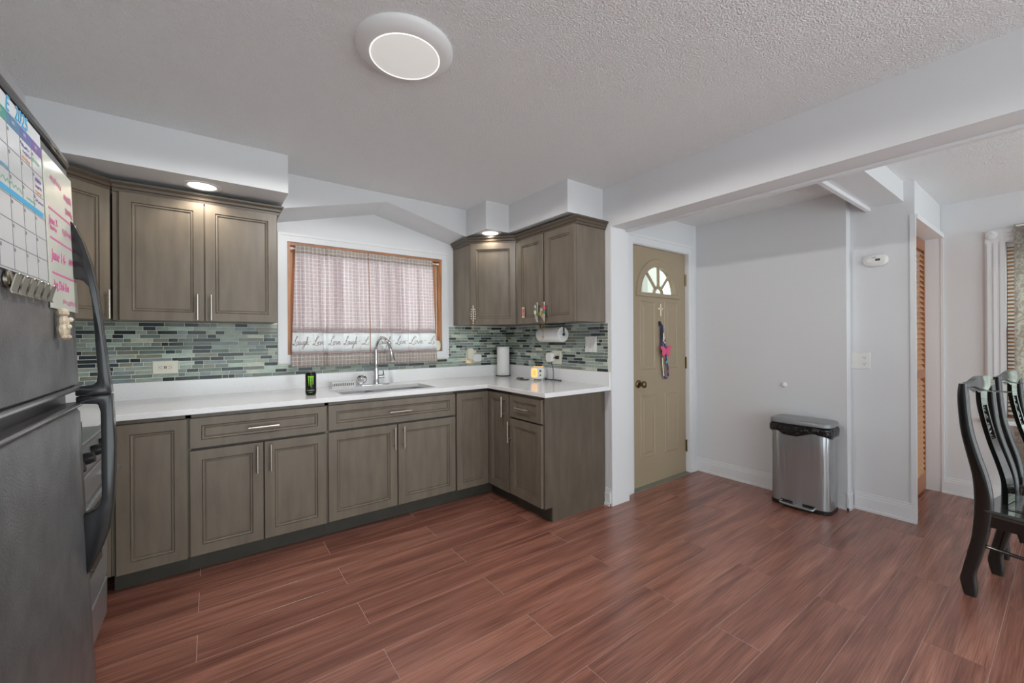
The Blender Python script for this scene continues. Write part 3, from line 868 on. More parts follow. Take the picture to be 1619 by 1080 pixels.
# left diagonal corner cabinet
def diag_cab(label, corner, sx, handle_x, z0):
    t = thing('corner_wall_cabinet', label, 'cabinet', (corner[0], corner[1], z0), 0, 'wall cabinets')
    a, b = 0.604, 0.301
    pts = [(0.004, -0.004), (a, -0.004), (a, -b), (b, -a), (0.004, -a)]
    pts = [(sx * x, y) for x, y in pts]
    MB().prism(pts, 'z', 0, UT - z0).build('body', 'cab', t)
    ln = (a - b) * math.sqrt(2)
    d = front('door', t, 0.014, ln - 0.014, 0.0, UT - z0 - 0.002)
    if sx > 0:   # corner at left wall: front runs from (b,-a) to (a,-b)
        d.location = (b, -a, 0); d.rotation_euler = (0, 0, R(45))
        path = [(b, -a + 0.004), (a - 0.002, -b - 0.004)]
    else:
        d.location = (-a, -b, 0); d.rotation_euler = (0, 0, R(-45))
        path = [(-a - 0.001, -0.02), (-a - 0.001, -b - 0.003), (-b - 0.002, -a)]
    bar_handle(d, handle_x, 0.083, -0.02, True)
    crown(MB(), path, UT - z0 - 0.002).build('crown', 'crown', t)
    return t
diag_cab('brown diagonal corner wall cabinet above the refrigerator handle', (XL, YS), 1, 0.385, UB)
cr = diag_cab('brown diagonal corner wall cabinet right of the window', (XR, YS), -1, 0.046, 1.394)
# right two-door wall cabinet
uc2 = thing('wall_cabinet', 'brown two door wall cabinet over the paper towel roll', 'cabinet', (2.135, 2.832, 1.394), R(-90), 'wall cabinets')
UW2 = 0.712
MB().box(0, UW2, 0, 0.301, 0, UT - 1.394).build('body', 'cab', uc2)
d = front('door', uc2, 0.026, 0.356, 0.0, 0.704); bar_handle(d, 0.325, 0.083, -0.02, True)
d = front('door', uc2, 0.374, 0.708, 0.0, 0.704); bar_handle(d, 0.408, 0.083, -0.02, True)
crown(MB(), [(0.0, -0.004), (UW2 + 0.004, -0.004), (UW2 + 0.004, 0.298)], UT - 1.394 - 0.002).build('crown', 'crown', uc2)

# ================================================================== COUNTERTOP AND SINK
CT, CB = 0.906, 0.875
SX0, SX1, SY0, SY1 = 0.705, 1.392, 2.872, 3.236
ct = thing('countertop', 'white quartz countertop running around the corner with low upstand', 'countertop', (0, 0, 0))
xs = [XL + 0.003, -0.40, SX0, SX1, 1.785, XR - 0.003]
ys = [2.07, 2.47, 2.775, SY0, SY1, YS - 0.0035]
def cmask(i, j):
    if j >= 2: return not (i == 2 and j == 3)
    if i == 4: return True
    return i == 0 and j == 1
MB().cells(xs, ys, cmask, CB, CT).build('slab', 'quartz', ct, bevel=0.0025)
MB().box(XL + 0.003, XR - 0.022, YS - 0.0225, YS - 0.0035, CT, 1.0125).box(XR - 0.022, XR - 0.003, 2.072, YS - 0.0035, CT, 1.0125).build('upstand', 'quartz', ct, bevel=0.001)
sk = thing('kitchen_sink', 'double bowl stainless steel undermount sink', 'sink', (0, 0, 0))
for (a, b) in ((SX0 + 0.004, 0.962), (0.986, SX1 - 0.004)):
    y0, y1, zb = SY0 + 0.004, SY1 - 0.004, 0.68
    mb = MB()
    L = []
    for ins, z in ((-0.003, CB - 0.001), (0.0, CB - 0.001), (0.004, CB - 0.02), (0.01, zb + 0.02), (0.03, zb)):
        L.append([(a + ins, y0 + ins, z), (b - ins, y0 + ins, z), (b - ins, y1 - ins, z), (a + ins, y1 - ins, z)])
    mb.loops(L, False, True)
    bo = mb.build('bowl', 'sink', sk)
    m_ = bo.modifiers.new('thickness', 'SOLIDIFY'); m_.thickness = 0.002; m_.offset = 1
    MB().lathe([(0.002, zb + 0.001), (0.03, zb + 0.001), (0.042, zb + 0.004), (0.045, zb + 0.0)], ((a + b) / 2, (y0 + y1) / 2, 0), 20).build('drain', 'chrome', bo, smooth=True)
MB().box(0.960, 0.988, SY0 + 0.004, SY1 - 0.004, 0.845, CB - 0.002).build('divider', 'sink', sk, bevel=0.006)

# faucet
fx, fy = 1.078, 3.338
fa = thing('kitchen_faucet', 'chrome gooseneck pull down faucet behind the sink', 'faucet', (fx, fy, CT))
MB().loops([[((0.125 * math.cos(t) + 0.0) * s - 0.015, 0.028 * math.sin(t) * s, z) for t in [2 * math.pi * k / 28 for k in range(28)]] for s, z in ((1, 0), (1, 0.004), (0.93, 0.007))]).build('deck_plate', 'chrome', fa, smooth=40)
MB().lathe([(0.026, 0.006), (0.026, 0.02), (0.022, 0.03), (0.0205, 0.07), (0.019, 0.13), (0.0145, 0.15), (0.0125, 0.17)], (0, 0, 0), 20).build('body', 'chrome', fa, smooth=50)
ex, ey = 1.142 - fx, 3.15 - fy
sp = spline([(0, 0, 0.16), (0, 0, 0.24), (0.0, -0.002, 0.30), (ex * 0.16, ey * 0.16, 0.355), (ex * 0.42, ey * 0.42, 0.378), (ex * 0.7, ey * 0.7, 0.355), (ex * 0.88, ey * 0.88, 0.30), (ex * 0.95, ey * 0.95, 0.27)], 5)
MB().tube(sp, 0.0122, 14).build('spout', 'chrome', fa, smooth=60)
MB().tube([(ex * 0.94, ey * 0.94, 0.275), (ex * 0.96, ey * 0.96, 0.262), (ex, ey, 0.232), (ex * 1.05, ey * 1.05, 0.197), (ex * 1.055, ey * 1.055, 0.193)], [0.0125, 0.015, 0.0165, 0.021, 0.0205], 16).build('spray_head', 'chrome', fa, smooth=40)
lvh = MB().tube([(0.018, 0, 0.062), (0.055, 0.0, 0.064)], 0.0145, 14).tube([(0.055, 0, 0.064), (0.066, 0, 0.064)], [0.017, 0.0165], 14)
hl = lvh.build('valve', 'chrome', fa, smooth=40)
MB().tube([(0.060, 0, 0.072), (0.058, -0.004, 0.10), (0.052, -0.008, 0.128)], [0.006, 0.005, 0.004], 8).build('lever', 'chrome', hl, smooth=50)

# ================================================================== REFRIGERATOR (leans back slightly)
TILT = R(2.1)
FP = (-0.245, 0.0, 0.0)
def on_fridge(x, y, z):
    return Matrix.Translation(FP) @ Matrix.Rotation(-TILT, 4, 'Y') @ Vector((x, y, z))
FR = (0, -TILT, 0)
fz = thing('refrigerator', 'black pebbled top freezer refrigerator with whiteboards on its door', 'refrigerator', FP, rot=FR)
FY0, FY1 = 0.862, 1.617
MB().box(-0.70, -0.072, FY0 + 0.01, FY1 - 0.012, 0.035, 1.745).build('cabinet_body', 'fridge', fz, bevel=0.006)
for (yy) in (FY0 + 0.06, FY1 - 0.07):
    MB().lathe([(0.018, 0.003), (0.018, 0.04)], (-0.12, yy, 0), 12).build('foot', 'black_pl', fz)
MB().box(-0.11, -0.072, FY0 + 0.02, FY1 - 0.02, 0.035, 0.10).build('kick_grille', 'black_pl', fz)
def fdoor(z0, z1, cap_top, nm):
    # door cross-section: gently bowed front with rounded vertical edges
    sec = []
    n = 14
    for k in range(n + 1):
        t = k / n
        y = FY0 + 0.012 + (FY1 - FY0 - 0.024) * t
        sec.append((0.0 - 0.004 * (2 * t - 1) ** 2, y))
    sec = [(-0.066, FY0), (-0.02, FY0), (-0.008, FY0 + 0.004)] + sec + [(-0.008, FY1 - 0.004), (-0.02, FY1), (-0.066, FY1)]
    L = []
    for ins, z in ((0.010, z0), (0.0, z0 + 0.008), (0.0, z1 - 0.02), (0.006, z1 - 0.008), (0.02, z1)):
        L.append([(x - ins * (1 if x > -0.05 else 0), y, z) for x, y in sec])
    return MB().loops(L).build(nm, 'fridge', fz, smooth=50)
fd = fdoor(1.150, 1.748, True, 'freezer_door')
ld = fdoor(0.105, 1.098, False, 'fridge_door')
# glossy cap over the freezer door, silver rails at the split
cap = []
for (x, y) in [(-0.072, FY0), (0.0, FY0 + 0.004), (0.004, FY0 + 0.2), (0.004, FY1 - 0.2), (0.0, FY1 - 0.015), (-0.012, FY1 - 0.002), (-0.072, FY1)]:
    cap.append((x, y))
MB().loops([[(x + dx, y, z) for x, y in cap] for dx, z in ((0.0, 1.735), (0.003, 1.742), (0.0, 1.757), (-0.016, 1.768), (-0.03, 1.771))]).build('door_cap', 'fridge_gloss', fd, smooth=50)
MB().box(-0.05, 0.003, FY0 + 0.005, FY1 - 0.006, 1.139, 1.1515).build('lower_rail', 'silver', fd, bevel=0.004, seg=2)
MB().box(-0.05, 0.002, FY0 + 0.005, FY1 - 0.006, 1.094, 1.106).build('upper_rail', 'silver', ld, bevel=0.005, seg=2)
MB().box(-0.072, -0.03, FY0 + 0.012, FY1 - 0.014, 1.104, 1.142).build('gasket', 'black_pl', fz)
uo = [(0.0, 1.597), (0.011, 1.58), (0.024, 1.538), (0.038, 1.478), (0.047, 1.405), (0.051, 1.339), (0.055, 1.259), (0.060, 1.179), (0.064, 1.1245)]
ui = [(-0.006, 1.1245), (-0.006, 1.148), (0.027, 1.150), (0.036, 1.158), (0.039, 1.181), (0.038, 1.234), (0.037, 1.304), (0.035, 1.382), (0.031, 1.417), (0.02, 1.434), (-0.006, 1.442), (-0.006, 1.597)]
lo = [(-0.006, 1.1225), (0.064, 1.1225), (0.065, 1.053), (0.065, 0.981), (0.061, 0.901), (0.055, 0.821), (0.045, 0.753), (0.029, 0.704), (0.003, 0.648), (-0.006, 0.64)]
li = [(-0.006, 0.803), (0.017, 0.809), (0.027, 0.82), (0.033, 0.845), (0.035, 0.916), (0.038, 0.986), (0.040, 1.075), (0.036, 1.098), (-0.006, 1.103)]
def fridge_handle(poly, parent):
    mb = MB()
    n = len(poly)
    i0 = len(mb.v)
    for y in (1.572, 1.612):
        mb.v += [(x, y, z) for x, z in poly]
    mb.f.append(tuple(range(n))); mb.f.append(tuple(reversed(range(n, 2 * n))))
    for k in range(n): mb.f.append((k, (k + 1) % n, n + (k + 1) % n, n + k))
    return mb.build('handle', 'fridge_gloss', parent, smooth=40, bevel=0.004, seg=2)
fridge_handle(uo + ui, fd)
fridge_handle(lo + li, ld)

def fb(name, label, cat):      # thing on the freezer door, local x out of the door
    return thing(name, label, cat, on_fridge(0.0, 0, 0), rot=FR)
# calendar whiteboard
wb = fb('calendar_whiteboard', 'white dry erase month calendar with coloured day headings on freezer door', 'whiteboard')
B0, B1, Z0, Z1 = 0.90, 1.357, 1.40, 1.729
MB().box(0.0012, 0.004, B0, B1, Z0, Z1).build('board', 'board', wb, bevel=0.0008)
hx = 0.0042
nd = 7
cw = (B1 - B0) / nd
for i in range(nd):
    a = B0 + i * cw
    MB().box(hx - 0.0004, hx + 0.0004, a, a + cw, 1.676, 1.699).build('day_heading', 'hdr%d' % min(4, max(0, i - 2)), wb)
    text_mesh('day_name', ['SUN', 'MON', 'TUE', 'WED', 'THU', 'FRI', 'SAT'][i], 0.010, 'board', wb, (hx + 0.0008, a + cw * 0.3, 1.684), (R(90), 0, R(90)), 0.0002)
ln = MB()
for i in range(1, nd):
    a = B0 + i * cw
    ln.box(hx - 0.0004, hx + 0.0002, a - 0.0006, a + 0.0006, Z0 + 0.004, 1.676)
for z in (1.633, 1.586, 1.540, 1.495, 1.450, 1.404):
    ln.box(hx - 0.0004, hx + 0.0002, B0 + 0.003, B1 - 0.003, z - 0.0006, z + 0.0006)
tag(ln.build('grid_lines', 'line_ink', wb), kind='stuff')
MB().box(hx - 0.0004, hx + 0.0004, B0, B1 - 0.01, 1.543, 1.554).build('cyan_stripe', 'cyan_ink', wb)
text_mesh('title', '2025', 0.042, 'cyan_ink', wb, (hx + 0.0004, 1.205, 1.702), (R(90), 0, R(90)), 0.0003, 0.25, 0.85)
text_mesh('title', 'E', 0.042, 'cyan_ink', wb, (hx + 0.0004, 1.160, 1.702), (R(90), 0, R(90)), 0.0003, 0.25, 0.9)
rs = random.Random(5)
def scribble(parent, y0, y1, z, amp, m, nm='handwriting', n=16, r=0.0011):
    pts = []
    for k in range(n):
        t = k / (n - 1)
        pts.append((hx + 0.0003, y0 + (y1 - y0) * t + rs.uniform(-0.002, 0.002), z + (amp if k % 2 else -amp) * rs.uniform(0.4, 1.0)))
    p2 = spline(pts, 3)
    mb = MB()
    for a, b in zip(p2[:-1], p2[1:]):
        d = (b - a); d = Vector((0, d.y, d.z)); 
        if d.length < 1e-6: continue
        d.normalize(); nv = Vector((0, -d.z, d.y)) * r
        mb.quad(tuple(a + nv), tuple(a - nv), tuple(b - nv), tuple(b + nv))
    return mb.build(nm, m, parent)
for (a, b, z, am, m) in ((1.235, 1.275, 1.664, 0.004, 'purple_ink'), (1.24, 1.285, 1.652, 0.003, 'purple_ink'), (1.235, 1.28, 1.640, 0.005, 'orange_ink'), (1.305, 1.345, 1.618, 0.005, 'purple_ink'), (1.305, 1.345, 1.604, 0.004, 'purple_ink'), (1.305, 1.345, 1.592, 0.003, 'orange_ink'), (1.12, 1.23, 1.566, 0.005, 'green_ink'), (1.25, 1.30, 1.562, 0.003, 'green_ink'), (1.30, 1.35, 1.572, 0.004, 'purple_ink'), (1.29, 1.34, 1.655, 0.006, 'green_ink'), (1.12, 1.16, 1.59, 0.004, 'cyan_ink')):
    scribble(wb, a, b, z, am, m, n=12, r=0.0009)
nums = MB()
for i in range(7):
    for z in (1.664, 1.622, 1.575, 1.529, 1.484, 1.439):
        nums.box(hx - 0.0004, hx + 0.0003, B0 + i * cw + 0.004, B0 + i * cw + 0.009, z, z + 0.006)
tag(nums.build('date_marks', 'line_ink', wb), kind='stuff')
# tall second board
b2 = fb('memo_whiteboard', 'narrow cream dry erase board with pink handwriting on freezer door', 'whiteboard')
MB().box(0.0012, 0.004, 1.369, 1.603, 1.347, 1.704).build('board', 'board2', b2, bevel=0.0008)
for z in (1.580, 1.512, 1.431):
    MB().box(hx - 0.0004, hx + 0.0004, 1.388, 1.598, z - 0.0022, z + 0.0022).build('pink_rule', 'pink_ink', b2)
for (tx, y, z, sz) in (('June 7-', 1.385, 1.545, 0.026), ('June 14-', 1.390, 1.462, 0.036), ('Aug 23rd-31st', 1.392, 1.395, 0.030)):
    text_mesh('handwriting', tx, sz, 'pink_ink', b2, (hx + 0.0004, y, z), (R(90), 0, R(90)), 0.0003, 0.2, 0.95 if len(tx) < 9 else 0.72)
for (a, b, z, am) in ((1.41, 1.50, 1.655, 0.010), (1.52, 1.59, 1.64, 0.012), (1.53, 1.59, 1.605, 0.010), (1.39, 1.44, 1.535, 0.007), (1.49, 1.59, 1.545, 0.011), (1.535, 1.595, 1.475, 0.012), (1.46, 1.59, 1.368, 0.010)):
    scribble(b2, a, b, z, am, 'pink_ink', n=14, r=0.0014)
# row of magnetic clips
ordn = ['first', 'second', 'third', 'fourth', 'fifth', 'sixth']
for k in range(6):
    y = 1.128 + k * 0.041
    c = fb('magnetic_clip', 'silver magnetic bulldog clip, %s from the left in the row under the calendar' % ordn[k], 'clip')
    tag(c, group='magnetic clips under the calendar')
    MB().lathe([(0.002, 0.001), (0.016, 0.001), (0.016, 0.006), (0.013, 0.008), (0.002, 0.008)], (0, y, 1.383), 16, 'x').build('magnet_disc', 'clip', c, smooth=40)
    MB().loops([[(0.008 + d, y - wv, 1.392 - h) for wv, d in ((-0.014, 0.0), (0.014, 0.0), (0.014, 0.002), (-0.014, 0.002))] for h, d0 in ((0, 0),)] and [[(0.008 + dd, y - 0.014, z), (0.008 + dd, y + 0.014, z), (0.010 + dd, y + 0.014, z), (0.010 + dd, y - 0.014, z)] for z, dd in ((1.392, 0.008), (1.378, 0.004), (1.362, 0.0), (1.357, 0.002))]).build('jaw', 'clip', c)
    MB().tube(spline([(0.010, y - 0.008, 1.372), (0.014, y - 0.009, 1.386), (0.018, y, 1.394), (0.014, y + 0.009, 1.386), (0.010, y + 0.008, 1.372)], 4), 0.0018, 8).build('lever_wire', 'clip', c, smooth=50)
# small figurine magnet
fg = fb('figurine_magnet', 'small cream figurine magnet hanging below the narrow board', 'magnet')
MB().ball((0.012, 1.415, 1.338), 0.014, 10, (0.8, 1.3, 0.8)).ball((0.012, 1.412, 1.318), 0.014, 10, (0.8, 1.1, 1.1)).ball((0.012, 1.410, 1.297), 0.015, 10, (0.8, 1.2, 1.3)).ball((0.014, 1.415, 1.281), 0.013, 10, (0.8, 1.5, 0.6)).build('body', 'figure', fg, smooth=True)
MB().ball((0.022, 1.423, 1.322), 0.006, 8).ball((0.022, 1.404, 1.305), 0.006, 8).build('arms', 'bone', fg, smooth=True)

# ================================================================== STOVE
SV0, SV1, SXF = 1.685, 2.445, -0.372
st = thing('gas_range', 'grey steel gas range between refrigerator and corner counter', 'stove', (SXF, SV0, 0))
W_ = SV1 - SV0
MB().box(XL - SXF + 0.006, -0.03, 0, W_, 0.05, 0.895).build('body', 'stove', st)
MB().box(XL - SXF + 0.006, 0.012, -0.002, W_ + 0.002, 0.895, 0.912).build('cooktop', 'silver', st, bevel=0.004)
MB().prism([(-0.03, 0.80), (0.012, 0.80), (0.014, 0.815), (-0.004, 0.892), (-0.03, 0.895)], 'y', 0.0, W_).build('control_panel', 'stove', st)
for k in range(5):
    yy = 0.09 + k * (W_ - 0.18) / 4
    MB().tube([(0.006, yy, 0.852), (0.02, yy, 0.855), (0.036, yy, 0.859)], [0.021, 0.021, 0.017], 16).build('knob', 'black_pl', st, smooth=40)
od = MB().box(-0.03, 0.012, 0.006, W_ - 0.006, 0.285, 0.79).build('oven_door', 'stove', st, bevel=0.006, seg=2)
MB().box(0.012, 0.014, 0.12, W_ - 0.12, 0.40, 0.64).build('oven_glass', 'glass_dark', od)
MB().tube([(0.05, 0.04, 0.735), (0.05, W_ - 0.04, 0.735)], 0.012, 12).box(0.012, 0.05, 0.05, 0.075, 0.725, 0.745).box(0.012, 0.05, W_ - 0.075, W_ - 0.05, 0.725, 0.745).build('oven_handle', 'silver', od, smooth=40)
MB().box(0.012, 0.016, 0.006, W_ - 0.006, 0.655, 0.69).build('door_band', 'silver', od)
MB().loops([[(-0.03, y, 0.075), (-0.004, y, 0.075), (0.010, y, 0.12), (0.012, y, 0.272), (-0.03, y, 0.272)] for y in (0.006, W_ - 0.006)]).build('drawer', 'stove', st, bevel=0.004)
for (gx, gy) in ((-0.17, 0.19), (-0.17, 0.57), (-0.45, 0.19), (-0.45, 0.57)):
    gr = MB()
    for a in (-0.11, 0.0, 0.11):
        gr.box(gx - 0.12, gx + 0.12, gy + a - 0.006, gy + a + 0.006, 0.930, 0.942)
        gr.box(gx + a - 0.006, gx + a + 0.006, gy - 0.14, gy + 0.14, 0.930, 0.942)
    for sx in (-0.115, 0.115):
        for sy in (-0.11, 0.11): gr.box(gx + sx - 0.006, gx + sx + 0.006, gy + sy - 0.006, gy + sy + 0.006, 0.912, 0.932)
    gr.build('grate', 'black_pl', st)
    MB().lathe([(0.002, 0.912), (0.045, 0.912), (0.045, 0.922), (0.036, 0.928), (0.002, 0.928)], (gx, gy, 0), 18).build('burner', 'black_pl', st, smooth=40)
for gx in (-0.06, -0.6):
    for gy in (0.05, W_ - 0.05): MB().lathe([(0.016, 0.003), (0.014, 0.05)], (gx, gy, 0), 10).build('foot', 'black_pl', st)

# ================================================================== CURTAINS
def fold(x):
    w_ = x + 0.012 * math.sin(x * 17.0)
    pleat = -0.020 * math.exp(-((x - 0.80) / 0.028) ** 2) - 0.018 * math.exp(-((x - 1.265) / 0.034) ** 2) + 0.012 * math.exp(-((x - 0.852) / 0.014) ** 2)
    return 0.019 * math.sin(w_ * 74.0) * (0.55 + 0.45 * math.sin(x * 11.0)) + 0.013 * math.sin(x * 27.0 + 1.2) + 0.004 * math.sin(x * 151.0 + 0.4) + pleat
def curtain_pt(x, z, off=0.0):
    t = (1.97 - z) / (1.97 - 1.068)
    base = 3.424 - 0.050 * min(1, max(0, t)) 
    amp = 0.35 + 0.65 * min(1, max(0.0, t) * 1.3)
    y = base - 0.006 + fold(x + 0.012 * t * math.sin(x * 9.0)) * amp
    return (x, max(3.379, min(y, 3.414 if t > 0.15 else 3.436)) - off, z)
ROD_Z = 1.957
PLEATS = [(0.53, 0.56), (0.66, 0.69), (0.765, 0.842), (0.93, 0.955), (1.10, 1.125), (1.19, 1.235), (1.25, 1.335), (1.47, 1.49)]
def make_curtain(label, xt0, xt1, xb0, xb1, zs_off):
    t = thing('window_curtain', label, 'curtain', (0, 0, 0), group='kitchen window curtains')
    N = 150
    def xat(u, z):
        k = min(1, max(0, (1.97 - z) / 0.9))
        return (xt0 + (xt1 - xt0) * u) * (1 - k) + (xb0 + (xb1 - xb0) * u) * k
    def sag(u): return 0.0022 * math.sin(u * 9) + 0.0012 * math.sin(u * 23 + 1) + zs_off
    def strip(name, z0, z1, m, nz, parent=t, off=0.0, ruffle=0.0):
        mb = MB(); L = []
        for i in range(N + 1):
            u = i / N
            col = []
            for j in range(nz + 1):
                z = z0 + (z1 - z0) * j / nz
                k = min(1, max(0, (1.97 - z) / 0.9))
                p = curtain_pt(xat(u, z), z + sag(u) * k, off)
                rf = ruffle * math.sin(u * 210 + j) * (1 if j in (0, nz) else 0.4)
                col.append((p[0], p[1] + rf, p[2] + (0.4 * ruffle * math.sin(u * 170) if j == nz else 0)))
            L.append(col)
        mb.loops(L, False, False, False)
        o = mb.build(name, m, parent, smooth=70)
        s_ = o.modifiers.new('thickness', 'SOLIDIFY'); s_.thickness = 0.0008
        return o
    strip('plaid_panel', 1.346, 1.925, 'plaid', 14)
    strip('header', 1.922, 1.978, 'plaid_low', 3, ruffle=0.003, off=0.001)
    strip('mauve_band', 1.323, 1.347, 'mauve', 1)
    wbnd = strip('white_band', 1.180, 1.324, 'white_cloth', 4)
    strip('mauve_band', 1.160, 1.181, 'mauve', 1)
    strip('lower_plaid', 1.068, 1.161, 'plaid_low', 3)
    for (pa, pb) in PLEATS:       # gathered cloth doubled over behind the face
        if pa < min(xt0, xb0) or pb > max(xt1, xb1): continue
        for (z0_, z1_, m_) in ((1.346, 1.925, 'plaid'), (1.180, 1.330, 'white_cloth'), (1.072, 1.170, 'plaid_low')):
            L = []
            for i in range(15):
                x = pa + (pb - pa) * i / 14
                L.append([tuple(Vector(curtain_pt(x, z1_)) + Vector((0, 0.004, 0))), tuple(Vector(curtain_pt(x, (z0_ + z1_) / 2)) + Vector((0, 0.004, 0))), tuple(Vector(curtain_pt(x, z0_)) + Vector((0, 0.004, 0)))])
            MB().loops(L, False, False, False).build('pleat_lining', m_, t, smooth=70)
    return t, wbnd, xat, sag
GL = {
 'L': [[(.26, .42), (.46, .68), (.66, .92), (.67, 1.04), (.55, 1.02), (.46, .82), (.40, .5), (.32, .22), (.2, .04), (.06, -.02), (.0, .06), (.08, .13), (.24, .06), (.44, -.06), (.64, -.06), (.76, .04)]],
 'a': [[(.32, .36), (.2, .42), (.08, .3), (.05, .12), (.15, .02), (.28, .15), (.34, .38), (.32, .1), (.4, .02), (.5, .12)]],
 'u': [[(0, .12), (.08, .38), (.05, .1), (.14, .02), (.26, .15), (.32, .38), (.3, .1), (.38, .02), (.46, .12)]],
 'g': [[(.32, .36), (.2, .42), (.08, .3), (.05, .12), (.15, .02), (.28, .15), (.34, .38), (.28, -.1), (.15, -.4), (.02, -.45), (-.02, -.32), (.2, -.1), (.46, .12)]],
 'h': [[(0, .1), (.2, .55), (.3, .9), (.22, .95), (.15, .6), (.08, 0), (.14, .25), (.25, .4), (.32, .35), (.3, .1), (.36, .02), (.46, .12)]],
 'i': [[(0, .12), (.1, .38), (.08, .1), (.15, .02), (.25, .12)], [(.16, .55), (.18, .58)]],
 'v': [[(0, .3), (.06, .4), (.1, .2), (.14, .02), (.26, .2), (.3, .4), (.38, .34)]],
 'e': [[(0, .12), (.15, .22), (.24, .34), (.18, .42), (.08, .3), (.06, .12), (.16, .02), (.3, .1), (.36, .16)]],
 'o': [[(.2, .4), (.08, .32), (.05, .12), (.14, .02), (.26, .12), (.28, .3), (.2, .4), (.3, .34), (.4, .36)]],
 '.': [[(.0, .40), (.06, .44)], [(.12, .43), (.16, .40)]],
}
ADV = {'L': .60, 'a': .46, 'u': .44, 'g': .44, 'h': .44, 'i': .24, 'v': .34, 'e': .32, 'o': .38, '.': .3}
def script_word(parent, word, x0, x1, zbase, size, sag, clip=None):
    tot = sum(ADV[c] for c in word)
    sx = (x1 - x0) / tot
    mb = MB(); cx = 0.0
    for c in word:
        for st_ in GL[c]:
            pts = spline([(cx + p[0] + 0.12 * p[1], p[1], 0) for p in st_], 5)
            q = [(x0 + p.x * sx, zbase + p.y * size) for p in pts]
            for (ax, az), (bx, bz) in zip(q[:-1], q[1:]):
                if clip and (max(ax, bx) > clip[1] or min(ax, bx) < clip[0]): continue
                d = Vector((bx - ax, bz - az))
                if d.length < 1e-6: continue
                d.normalize(); nx, nz = -d.y * 0.0019, d.x * 0.0019
                P = [curtain_pt(x, z + sag, 0.0016) for x, z in ((ax + nx, az + nz), (ax - nx, az - nz), (bx - nx, bz - nz), (bx + nx, bz + nz))]
                mb.quad(*P)
        cx += ADV[c]
    return mb.build('script_lettering', 'script', parent)
ca, wb_a, xa, sa = make_curtain('left mauve plaid kitchen curtain with Laugh Live Love band', 0.512, 1.044, 0.474, 1.042, 0.0)
cb, wb_b, xb_, sb_ = make_curtain('right mauve plaid kitchen curtain behind the faucet', 1.050, 1.618, 1.049, 1.640, 0.0)
for (wd, a, b) in (('Laugh', .484, .588), ('.', .594, .612), ('Live', .617, .70), ('.', .703, .72), ('Love', .728, .815), ('Laugh', .842, .945), ('.', .953, .97)):
    script_word(wb_a, wd, a, b, 1.232, 0.064, 0.0)
script_word(wb_a, 'Li', .978, 1.05, 1.232, 0.064, 0.0, (0.4, 1.036))
for (wd, a, b) in (('Laugh', 1.10, 1.222), ('.', 1.23, 1.25), ('Live', 1.255, 1.345), ('.', 1.352, 1.37), ('Love', 1.38, 1.50), ('.', 1.515, 1.54)):
    script_word(wb_b, wd, a, b, 1.232, 0.064, 0.0)
script_word(wb_b, 'Li', 1.553, 1.625, 1.232, 0.064, 0.0, (1.0, 1.632))
rod = thing('curtain_rod', 'thin white tension rod across the top of the kitchen window', 'curtain rod', (WX0 + g, 3.452, ROD_Z))
MB().tube([(0.004, 0, 0), (WX1 - WX0 - 2 * g - 0.004, 0, 0)], 0.0055, 10).build('rod', 'white_pl', rod, smooth=50)
for x in (0.0, WX1 - WX0 - 2 * g):
    MB().tube([(x + (0.0005 if x == 0 else -0.0005), 0, 0), (x + (0.02 if x == 0 else -0.02), 0, 0)], 0.009, 12).build('end_cap', 'white_pl', rod, smooth=50)
# white pull on a cord at the right jamb
pc = thing('cord_pull', 'white oval cord pull hanging at the right window jamb', 'cord pull', (1.662, 3.42, 1.165))
MB().loops([[(0.030 * s * math.copysign(abs(math.cos(t)) ** 0.7, math.cos(t)), y, 0.046 * s * math.copysign(abs(math.sin(t)) ** 0.7, math.sin(t)) + 0.046) for t in [2 * math.pi * k / 24 for k in range(24)]] for s, y in ((0.85, 0.012), (1.0, 0.006), (1.0, -0.004), (0.85, -0.010))]).build('grip', 'ivory_pl', pc, smooth=50)
MB().tube([(-0.004, 0, 0.088), (-0.004, 0.004, 0.40), (-0.004, 0.01, 0.77)], 0.0022, 8).build('cord', 'ivory_pl', pc, smooth=50)

# ================================================================== LAMPS
def light(name, kind, loc, watts, parent=None, size=0.05, spot=None, blend=0.5, color=(1, 0.98, 0.95)):
    d_ = bpy.data.lights.new(name, kind)
    d_.energy = watts; d_.color = color; d_.shadow_soft_size = size
    if spot: d_.spot_size = R(spot); d_.spot_blend = blend
    o = bpy.data.objects.new(name, d_); C.objects.link(o)
    if parent: o.parent = parent
    o.location = loc
    return o
cl = thing('ceiling_lamp', 'round white flush ceiling lamp with glowing diffuser over the kitchen floor', 'lamp', (0.625, 1.557, ZC))
MB().lathe([(0.186, 0.0), (0.186, -0.006), (0.178, -0.017), (0.160, -0.028), (0.140, -0.034), (0.134, -0.034), (0.132, -0.030)], (0, 0, 0), 48, cap0=False, cap1=False).build('ring', 'lamp_ring', cl, smooth=60)
MB().lathe([(0.132, -0.030), (0.131, -0.035), (0.09, -0.038), (0.04, -0.040), (0.001, -0.040)], (0, 0, 0), 48, cap0=False).build('diffuser', 'diffuser', cl, smooth=60)
MB().lathe([(0.1335, -0.0335), (0.1345, -0.0355), (0.1325, -0.0372), (0.1305, -0.0355)], (0, 0, 0), 48, cap0=False, cap1=False).build('glow_rim', 'rim', cl, smooth=60)
light('ceiling_bulb', 'SPOT', (0, 0, -0.05), LAMP_W, cl, 0.03, 174.5, 0.10)
